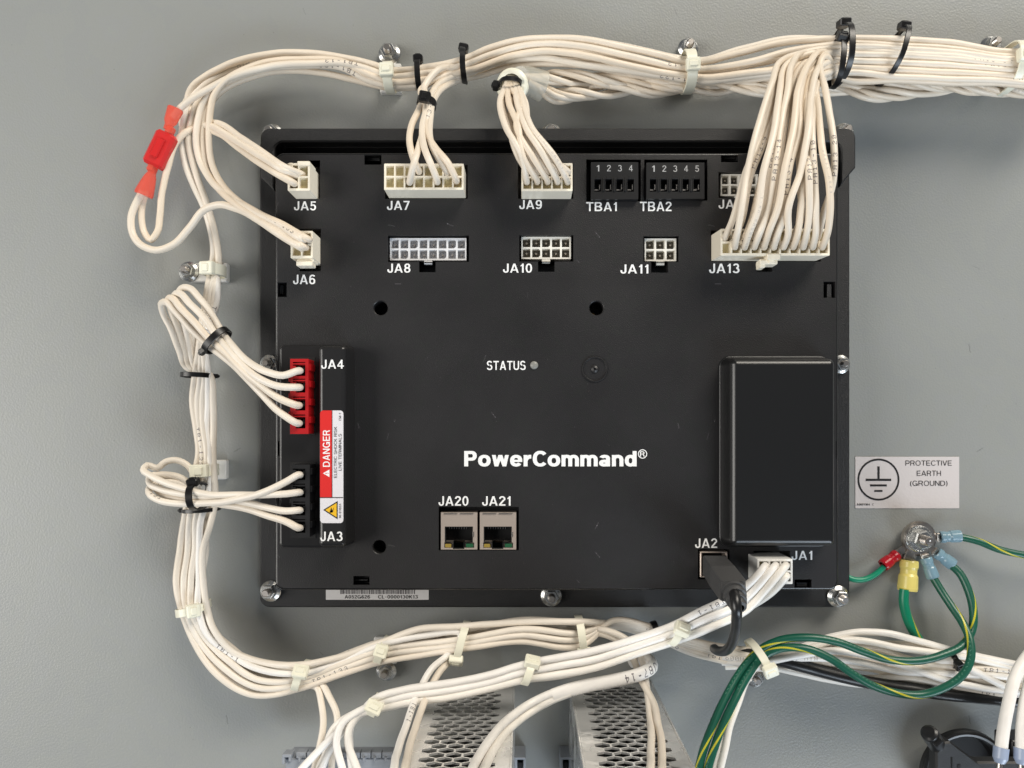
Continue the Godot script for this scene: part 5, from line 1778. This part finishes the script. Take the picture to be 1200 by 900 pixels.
# ---------------------------------------------------------------- usb lead
func usb() -> void:
	var t := thing("usb_lead", "black USB lead plugged into the JA2 socket, its cable hooking down and back", "cable", P(836, 662, 34))
	var mb := Mb.new()
	# a tapering body from the socket towards the viewer
	var rings := []
	for q in [[823.5, 675, 849.5, 651, 34.0], [824.5, 676, 851, 651.5, 42.0], [832, 689, 862, 663, 58.0], [842.5, 703.5, 874, 678, 68.0], [844.5, 704.5, 873, 681, 70.0]]:
		var a := P(q[0], q[1], q[4])
		var b := P(q[2], q[3], q[4])
		var rr: PackedVector2Array = mb.rrect(a.x, a.y, b.x, b.y, 0.0009, 0.0)[0]
		rings.append([rr, q[4] * 0.001])
	for i in rings.size() - 1:
		var r0: PackedVector2Array = rings[i][0]
		var r1: PackedVector2Array = rings[i + 1][0]
		for k in r0.size():
			var j := (k + 1) % r0.size()
			var a := Vector3(r0[k].x, r0[k].y, rings[i][1])
			var b := Vector3(r0[j].x, r0[j].y, rings[i][1])
			var c := Vector3(r1[j].x, r1[j].y, rings[i + 1][1])
			var d := Vector3(r1[k].x, r1[k].y, rings[i + 1][1])
			var mid := Vector3((r0[3].x + r0[17].x) * 0.5, (r0[3].y + r0[17].y) * 0.5, a.z)
			var nn := (b - a).cross(d - a)
			if nn.length() < 1e-12:
				nn = (c - b).cross(d - b)
			nn = nn.normalized()
			if nn.dot((a + b) * 0.5 - mid) < 0.0:
				nn = -nn
			mb.quad(a, b, c, d, nn)
	var lastr: PackedVector2Array = rings[4][0]
	var cc := Vector3((lastr[3].x + lastr[17].x) * 0.5, (lastr[3].y + lastr[17].y) * 0.5, 0.070)
	for k in lastr.size():
		var j := (k + 1) % lastr.size()
		mb.tri(cc, Vector3(lastr[k].x, lastr[k].y, 0.070), Vector3(lastr[j].x, lastr[j].y, 0.070), Vector3(0, 0, 1), Vector3(0, 0, 1), Vector3(0, 0, 1))
	part("plug_body", mb, M.usb, t)
	# raised mark on the upper flank
	mb = Mb.new()
	mb.box(P(843, 665.0, 50) + Vector3(0, 0.0006, 0), Vector3(0.0044, 0.0012, 0.0008), 0.0002, Basis(Vector3(1, 0, 0), 0.6))
	part("grip_mark", mb, M.rubber, t)
	mb = Mb.new()
	block(mb, 826, 652.5, 851, 654.0, 34, 36.5, 0.1)
	part("tongue_edge", mb, M.usb_red, t)
	# strain relief
	var bs := Basis(Vector3(1, 0, 0), 0.55)
	mb = Mb.new()
	mb.lathe(P(859.0, 691.5, 69), bs, [[0.0053, 0.0], [0.0053, 0.0012], [0.0044, 0.0015], [0.0044, 0.0026], [0.0050, 0.0029], [0.0048, 0.0042], [0.0040, 0.0045], [0.0040, 0.0056], [0.0044, 0.0059], [0.0041, 0.0072], [0.0034, 0.0075], [0.0034, 0.0084], [0.0037, 0.0087], [0.0033, 0.0102], [0.0022, 0.0106]], 24)
	part("strain_relief", mb, M.usb, t)
	mb = Mb.new()
	var pts := smooth(at3([[860, 694, 72], [861.5, 700, 78], [863, 712, 80], [863, 728, 75], [861, 744, 66], [856, 757, 57], [849, 763, 47], [842, 763, 38], [838, 761, 28], [837, 760, 16], [838, 760, 4]]))
	mb.tube(pts, same(pts.size(), 0.0022), 16)
	part("cable", mb, M.rubber, t)

# ---------------------------------------------------------------- the red splice
func splice() -> void:
	var t := thing("inline_splice", "red translucent inline wire splice with flared ends at the upper left", "splice", P(187, 178, 12))
	var sec := func(x0: float, y0: float, x1: float, y1: float, prof: Array, flat: float) -> Mb:
		var a := P(x0, y0, 20)
		var b := P(x1, y1, 20)
		var d := (b - a).normalized()
		var s := d.cross(Vector3(0, 0, 1)).normalized()
		var ln := a.distance_to(b)
		var m := Mb.new()
		var pts := PackedVector3Array()
		var rad := PackedFloat32Array()
		for q in prof:
			pts.append(a + d * ln * q[0])
			rad.append(q[1] * L(20))
		m.tube(pts, rad, 18, 0.085, 0.0, flat)
		return m
	part("upper_collar", sec.call(206, 127, 196, 152, [[0.0, 8.6], [0.06, 9.4], [0.35, 8.4], [0.62, 7.6], [0.78, 5.2], [1.0, 4.8]], 0.8), M.splice, t)
	part("lower_collar", sec.call(182, 192, 168, 229, [[0.0, 5.0], [0.3, 5.0], [0.42, 7.0], [0.62, 8.8], [0.93, 11.0], [1.0, 10.4]], 0.8), M.splice, t)
	# the flat square middle, with a raised cell
	var a := P(198, 156, 20)
	var b := P(179, 196, 20)
	var d := (b - a).normalized()
	var s := d.cross(Vector3(0, 0, 1)).normalized()
	var bs := Basis(d, Vector3(0, 0, 1).cross(d), Vector3(0, 0, 1))
	var mb := Mb.new()
	mb.box((a + b) * 0.5, Vector3(a.distance_to(b) * 0.96, 25.0 * L(20), 0.0062), 0.0013, bs)
	mb.box((a + b) * 0.5 + Vector3(0, 0, 0.0034), Vector3(a.distance_to(b) * 0.52, 9.0 * L(20), 0.0016), 0.0005, bs)
	part("middle", mb, M.splice_core, t)
	mb = Mb.new()
	mb.box(a - d * 0.0014, Vector3(0.0040, 9.0 * L(20), 0.0042), 0.0008, bs)
	mb.box(b + d * 0.0004, Vector3(0.0044, 9.5 * L(20), 0.0042), 0.0008, bs)
	part("crimp", mb, M.splice, t)

# ---------------------------------------------------------------- ties and nuts
func ties() -> void:
	var ny: Material = M.nylon
	var bk: Material = M.tie_black
	var gc := "cream cable ties"
	var gb := "black cable ties"
	var t := tie("cream_tie", "cream cable tie clipping the top bundle below the middle stud", 806, 84.5, 15, 3, 21, 10.5, 12, ny, -0.15, Vector2(16, 14), gc)
	mount(t, 798, 78, 815, 106)
	t = tie("cream_tie", "cream cable tie clipping the top bundle below the upper left stud", 456.5, 91.5, 14, 2, 15, 7.5, 11, ny, 0.0, Vector2(16, 15), gc)
	mount(t, 445, 74, 470, 108, 4)
	t = tie("cream_tie", "slanted cream cable tie round the top bundle at the right edge", 1181, 81, 16, 0, 27, 12, 9, ny, 0.05, Vector2(17, 15), gc, 0.0, 4.0)
	t = tie("cream_tie", "cream cable tie clipping two left wires beside the JA6 plug", 252, 317.5, 12, 90, 10, 6.0, 13, ny, 0.15, Vector2(15, 17), gc)
	mount(t, 220, 308, 266, 330, 4)
	t = tie("cream_tie", "cream cable tie clipping the left bundle just above the JA3 loops", 240, 551, 13, 92, 13, 7.0, 13, ny, -0.1, Vector2(15, 20), gc)
	mount(t, 236, 539, 265, 562, 4)
	tie("cream_tie", "cream cable tie on the left bundle beside the lower left corner nut", 227, 712.5, 16, 97, 16.5, 9.0, 9, ny, -0.45, Vector2(15, 15), gc, 0.0, -2.0)
	tie("cream_tie", "cream cable tie at the corner where the left bundle turns along the bottom", 354, 791, 15, -9, 15.5, 8.5, 9, ny, 0.55, Vector2(17, 15), gc, 0.0, 4.0)
	t = tie("cream_tie", "cream cable tie clipping the bottom bundle above the lower left stud", 449, 761, 14, -16, 14, 8.5, 9, ny, 0.25, Vector2(15, 15), gc, 0.0, 2.0)
	mount(t, 438, 747, 465, 778, 4)
	tie("cream_tie", "cream cable tie on the bottom bundle where two wires branch down", 541, 750.5, 18, -6, 21, 9.0, 9, ny, -0.8, Vector2(16, 15), gc, 0.0, 4.0)
	tie("cream_tie", "cream cable tie on the bottom bundle under the lower middle nut", 681, 743, 18, 3, 20, 9.0, 9, ny, -0.75, Vector2(16, 15), gc, 0.0, -2.0)
	tie("cream_tie", "cream cable tie in the middle of the JA1 bundle", 619, 786.5, 42, -13, 14, 6.5, 9, ny, 0.85, Vector2(18, 15), gc, 0.0, 2.0)
	tie("cream_tie", "cream cable tie on the JA1 bundle nearest the USB cable", 791, 742, 43, -24, 13, 6.5, 9, ny, 0.6, Vector2(18, 15), gc, 0.0, 2.0)
	tie("cream_tie", "cream cable tie at the lower left end of the JA1 bundle", 440, 826, 40, -25, 10, 6.5, 10, ny, 0.3, Vector2(19, 15), gc)
	t = tie("cream_tie", "cream cable tie holding the green wires to the lower right bundle", 890, 770, 20, 22, 20, 11.0, 9, ny, -0.35, Vector2(16, 15), gc, 0.0, -3.0)
	tie("cream_tie", "cream cable tie cut by the right edge at the lower right bundle", 1199, 797, 15, 8, 20, 8.0, 9, ny, 0.2, Vector2(14, 15), gc)
	tie("black_tie", "black cable tie on the top bundle right of the upper left stud", 491.5, 90, 15, 2, 15.5, 8.0, 6.5, bk, 0.95, Vector2(11, 11), gb)
	tie("black_tie", "slanted black cable tie on the top bundle above the JA7 plug", 543.5, 77, 17, -12, 16.5, 8.0, 6.5, bk, 1.0, Vector2(11, 11), gb, 0.0, -4.5)
	tie("black_tie", "black cable tie gathering the JA7 wires", 500, 121, 34, 80, 9.5, 5.5, 8, bk, 0.0, Vector2(12, 13), gb)
	tie("black_tie", "black cable tie gathering the JA9 wires at the cream collar", 598, 101, 36, 78, 12.5, 8.0, 5, bk, 1.0, Vector2(9, 12), gb, 0.0, -3.0)
	tie("black_tie", "black double cable tie where the JA13 wires leave the top bundle, left one", 985, 65, 21, 2, 31, 13.5, 7, bk, 0.98, Vector2(13, 15), gb, 0.0, 2.0)
	tie("black_tie", "short black cable tie over the JA13 wires below the double tie head", 980, 74, 25, -12, 26, 8.5, 6.5, bk, 0.80, Vector2(14, 14), gb, 0.0, -4.0)
	tie("black_tie", "black cable tie on the top bundle right of the double tie", 1046, 66, 20, -6, 30, 13, 6, bk, 0.98, Vector2(13, 11), gb, 9.0, 7.0)
	tie("black_tie", "black cable tie round the four wires into the red JA4 plug", 254, 399, 35, -44, 17.5, 6.0, 8, bk, -0.9, Vector2(7, 8), gb)
	tie("black_tie", "thin black cable tie round the left bundle between the two clips", 232, 440, 14, 88, 16.5, 8.0, 5.5, bk, -1.0, Vector2(5, 6), gb)
	tie("black_tie", "black cable tie binding the JA3 loops to the left bundle", 232, 581, 26, 4, 15, 10.0, 8, bk, 0.92, Vector2(13, 11), gb)
	tie("black_tie", "black cable tie under the JA3 loops, lying across the left bundle", 236, 597, 13, 93, 19, 8.0, 4.5, bk, 1.0, Vector2(5, 5), gb)
	tie("black_tie", "black cable tie half hidden behind the JA1 bundle", 768, 740, 14, 12, 10.5, 5.0, 7, bk, 0.1, Vector2(9, 12), gb)
	tie("black_tie", "black cable tie on the lower right bundle under the green wires", 1113, 771, 15, 20, 9, 6.0, 6.5, bk, -0.3, Vector2(9, 11), gb)
	# collar on the JA9 wires
	var c := thing("cable_collar", "cream flanged collar round the JA9 wires where they bend down", "collar", P(597, 95, 24))
	var mb := Mb.new()
	var d := Vector3(0.30, 0.30, -0.9).normalized()
	var s := d.cross(Vector3(0, 1, 0)).normalized()
	var bs := Basis(s, d.cross(s), d)
	mb.lathe(P(599, 100, 38), bs, [[0.0050, 0.0], [0.0066, 0.0], [0.0076, 0.0010], [0.0076, 0.0022], [0.0068, 0.0034], [0.0060, 0.0034], [0.0054, 0.0100], [0.0046, 0.0100], [0.0046, 0.0]], 30)
	part("flange", mb, M.nylon, c)
	var sl := thing("clear_sleeve", "clear plastic sleeve on the twisted wires beside the cream collar", "sleeve", P(620, 97, 10))
	mb = Mb.new()
	var cs := smooth(at3([[609, 92, 25], [616, 93, 20], [626, 97, 16], [636, 101, 14]]))
	var rr := PackedFloat32Array()
	for i in cs.size():
		rr.append(0.0054 + 0.0022 * i / cs.size())
	mb.tube(cs, rr, 22)
	part("tube", mb, M.clear, sl)
	# nuts of the control unit
	var gn := "flange nuts that hold the control unit"
	stud_nut("flange nut peeping over the upper left corner of the control unit", 319.5, 157.5, 8, 12, gn)
	stud_nut("flange nut peeping over the top edge of the control unit, above the JA9 plug", 645.5, 157, 8, 12, gn)
	stud_nut("flange nut peeping over the upper right corner of the control unit", 988, 156.5, 8, 12, gn)
	stud_nut("flange nut at the left edge of the control unit beside the JA4 plug", 316, 426.5, 8, 11, gn)
	stud_nut("flange nut half hidden at the right edge of the control unit", 985, 427, 8, 11, gn)
	stud_nut("flange nut on the lower left corner of the control unit", 317.5, 692.5, 8, 12.5, gn, Vector2(-0.05, 0.05))
	stud_nut("flange nut under the bottom edge of the control unit, in its middle", 646, 698, 8, 12.5, gn)
	stud_nut("flange nut on the lower right corner of the control unit", 981.5, 698.5, 8, 13, gn, Vector2(0.1, -0.05))
	gn = "studs that hold the cable clips"
	stud_nut("clip stud with nut above the cream tie at the upper left", 456.5, 64, 2, 13, gn)
	stud_nut("clip stud with nut above the cream tie at the top middle", 806, 57, 2, 12, gn)
	stud_nut("clip stud with nut behind the top bundle at the right edge", 1160, 55, 2, 12, gn)
	stud_nut("clip stud with nut left of the bundle beside the JA6 plug", 222, 318.5, 4, 12, gn)
	stud_nut("clip stud with nut under the cream tie of the bottom bundle", 453, 786, 3, 12, gn)
	stud_nut("clip stud with nut under the green wires at the lower right tie", 884, 794, 2, 11, gn)

# ---------------------------------------------------------------- the perforated supplies and what shows at the bottom edge
func supply(label: String, x0: float, x1: float, y: float, sd: int) -> void:
	# a sheet-metal box that stands out from the wall; its pierced top is seen from above
	var a := P(x0, y, 0)
	var b := P(x1, y, 0)
	var top := a.y
	var depth := 0.125
	var h := 0.055
	var t := thing("power_supply", label, "power supply", Vector3((a.x + b.x) * 0.5, top - h, depth * 0.5), "perforated metal power supplies")
	var mb := Mb.new()
	var w := b.x - a.x
	var th := 0.0009
	var pitch := 0.0070
	var rowp := 0.00606 * 0.72
	var marg := Vector2(0.0045, 0.004)
	var hx := pitch / sqrt(3.0)
	var field := Rect2(a.x, 0.0, w, depth)
	var rowsn := int((depth - 0.006) / rowp) + 3
	var full := PackedVector2Array([field.position, Vector2(field.end.x, 0), field.end, Vector2(field.position.x, depth)])
	var up := Vector3(0, 1, 0)
	var inside := Rect2(a.x + marg.x, marg.y, w - marg.x * 2.0, depth - marg.y - 0.002)
	for j in range(-2, rowsn):
		for i in range(-2, int(w / pitch) + 3):
			var c := Vector2(a.x + marg.x + hx + (i + (0.5 if posmod(j, 2) else 0.0)) * pitch, marg.y + 0.0035 + j * rowp)
			var cell := PackedVector2Array()
			var holep := PackedVector2Array()
			var ok := true
			for k in 6:
				var an := PI / 6.0 + TAU * k / 6.0
				var d := Vector2(cos(an), sin(an))
				cell.append(c + Vector2(d.x, d.y * 0.72) * hx)
				var q := c + Vector2(d.x * 0.88, d.y * 0.72 * 0.88) * hx
				holep.append(q)
				ok = ok and inside.has_point(q)
			if ok:
				for k in 6:
					var n := (k + 1) % 6
					mb.quad(Vector3(cell[k].x, top, cell[k].y), Vector3(cell[n].x, top, cell[n].y), Vector3(holep[n].x, top, holep[n].y), Vector3(holep[k].x, top, holep[k].y), up)
					var nn := c - (holep[k] + holep[n]) * 0.5
					mb.quad(Vector3(holep[k].x, top, holep[k].y), Vector3(holep[n].x, top, holep[n].y), Vector3(holep[n].x, top - th, holep[n].y), Vector3(holep[k].x, top - th, holep[k].y), Vector3(nn.x, 0, nn.y).normalized())
			else:
				for g in Geometry2D.intersect_polygons(cell, full):
					for k in range(1, g.size() - 1):
						mb.tri(Vector3(g[0].x, top, g[0].y), Vector3(g[k].x, top, g[k].y), Vector3(g[k + 1].x, top, g[k + 1].y), up, up, up)
	part("pierced_top", mb, M.galv, t)
	mb = Mb.new()
	mb.box(Vector3(a.x - 0.0004, top - h * 0.5 + 0.0004, depth * 0.5), Vector3(0.0010, h, depth), 0.0002)
	mb.box(Vector3(b.x + 0.0004, top - h * 0.5 + 0.0004, depth * 0.5), Vector3(0.0010, h, depth), 0.0002)
	mb.box(Vector3((a.x + b.x) * 0.5, top - h * 0.5, depth + 0.0006), Vector3(w, h, 0.0010), 0.0002)
	mb.box(Vector3((a.x + b.x) * 0.5, top - h, depth * 0.5), Vector3(w, 0.001, depth), 0.0002)
	part("side_panel", mb, M.galv, t)
	mb = Mb.new()
	mb.box(Vector3((a.x + b.x) * 0.5, top - h * 0.75, depth * 0.5), Vector3(w - 0.002, 0.002, depth - 0.004), 0.0)
	part("circuit_board", mb, M.supply_dark, t)
	mb = Mb.new()
	var r := RandomNumberGenerator.new()
	r.seed = sd
	for k in 16:
		var s := Vector3(r.randf_range(0.004, 0.010), r.randf_range(0.010, 0.030), r.randf_range(0.005, 0.014))
		mb.box(Vector3(r.randf_range(a.x + 0.007, b.x - 0.007), top - h * 0.75 + s.y * 0.5 + 0.001, 0.008 + 0.007 * k), s, 0.0005)
	part("component", mb, M.supply_dark, t)

func bottom_edge() -> void:
	supply("perforated metal power supply at the bottom left of the middle, behind the curved wires", 505.5, 601.5, 805, 4)
	supply("perforated metal power supply at the bottom right of the middle", 668.5, 762.5, 800, 8)
	# slotted grey terminal rail
	var t := thing("terminal_rail", "grey plastic terminal rail with small ribs at the lower left edge", "terminal rail", P(390, 900, 0))
	var mb := Mb.new()
	block(mb, 334, 889, 462, 906, 12, 26, 0.4)
	part("base", mb, M.rail, t)
	for k in 9:
		mb = Mb.new()
		block(mb, 347 + 12.6 * k, 881.8, 358.4 + 12.6 * k, 889, 22, 27, 0.3)
		block(mb, 349.5 + 12.6 * k, 888, 352 + 12.6 * k, 893, 20, 29, 0.2)
		part("rib", mb, M.rail, t)
	mb = Mb.new()
	block(mb, 330.5, 884, 341.5, 888, 22, 28, 0.3)
	block(mb, 330, 887, 333.5, 896, 22, 28, 0.3)
	block(mb, 338, 887, 341, 893, 22, 28, 0.3)
	part("end_clip", mb, M.rail, t)
	for k in 2:
		mb = Mb.new()
		var x: float = [603.0, 656.5][k]
		var q := thing("mounting_lug", ["small grey mounting lug at the bottom edge, beside the left supply", "small grey mounting lug at the bottom edge, beside the right supply"][k], "bracket", P(x + 7, 906, 0), "grey mounting lugs")
		block(mb, x, 887.5, x + 13, 890.5, 0, 14, 0.3)
		block(mb, x, 890, x + 3, 906, 0, 14, 0.3)
		block(mb, x + 10.5, 890, x + 13, 906, 0, 14, 0.3)
		part("frame", mb, M.rail, q)
		mb = Mb.new()
		block(mb, x + 3.4, 893, x + 10, 906, 0, 8, 0.3)
		part("insert", mb, M.dark, q)
	# black relay with a round foot
	t = thing("relay_base", "black round-footed relay base with a stubby peg at the lower right corner", "relay", P(1128, 906, 0))
	mb = Mb.new()
	var o := P(1127, 904, 8)
	var s := L(12)
	mb.lathe(o, Basis(), [[52 * s, 0.001], [52 * s, 0.0035], [51 * s, 0.0048], [48.5 * s, 0.0052], [46 * s, 0.0048], [45 * s, 0.0036], [43.5 * s, -0.002], [41 * s, -0.004], [0.0, -0.004]], 64)
	part("round_foot", mb, M.rubber, t)
	mb = Mb.new()
	var poly := PackedVector2Array()
	for q in [[1097, 882], [1107, 870], [1114, 869], [1146, 893], [1235, 893], [1235, 925], [1097, 925]]:
		var p := P(q[0], q[1], 44)
		poly.append(Vector2(p.x, p.y))
	mb.prism(poly, 0.038, 0.044, 0.0008)
	part("body", mb, M.black, t)
	mb = Mb.new()
	block(mb, 1186, 868, 1226, 890, 20, 34, 0.5)
	part("rear_block", mb, M.dark, t)
	mb = Mb.new()
	block(mb, 1115.0, 888, 1116.8, 910, 42, 44.3, 0.1)
	block(mb, 1122, 896, 1126, 910, 42, 44.2, 0.1)
	part("slot", mb, M.deep, t)
	mb = Mb.new()
	var a := P(1088, 857.5, 48)
	var b := P(1103, 880, 36)
	var d := (b - a).normalized()
	var sd := d.cross(Vector3(0, 0, 1)).normalized()
	mb.lathe(a, Basis(sd, d.cross(sd), d), [[0.0, 0.0], [0.0026, 0.0002], [0.0036, 0.0010], [0.0038, 0.0020], [0.0038, 0.015]], 24)
	mb.box(a + d * 0.004 + Vector3(0.001, -0.0012, 0.0030), Vector3(0.0044, 0.0044, 0.0022), 0.0006, Basis(sd, d.cross(sd), d))
	part("peg", mb, M.rubber, t)

func _ready() -> void:
	rng.seed = 20
	stage()
	materials()
	var mb := Mb.new()
	mb.box(Vector3(0.0, 0.02, -0.001), Vector3(0.80, 0.70, 0.002), 0.0)
	struct("wall", mb, M.wall)
	controller()
	bottom_edge()
	plugs()
	upper_harness()
	left_harness()
	lower_harness()
	earth()
	usb()
	splice()
	ties()
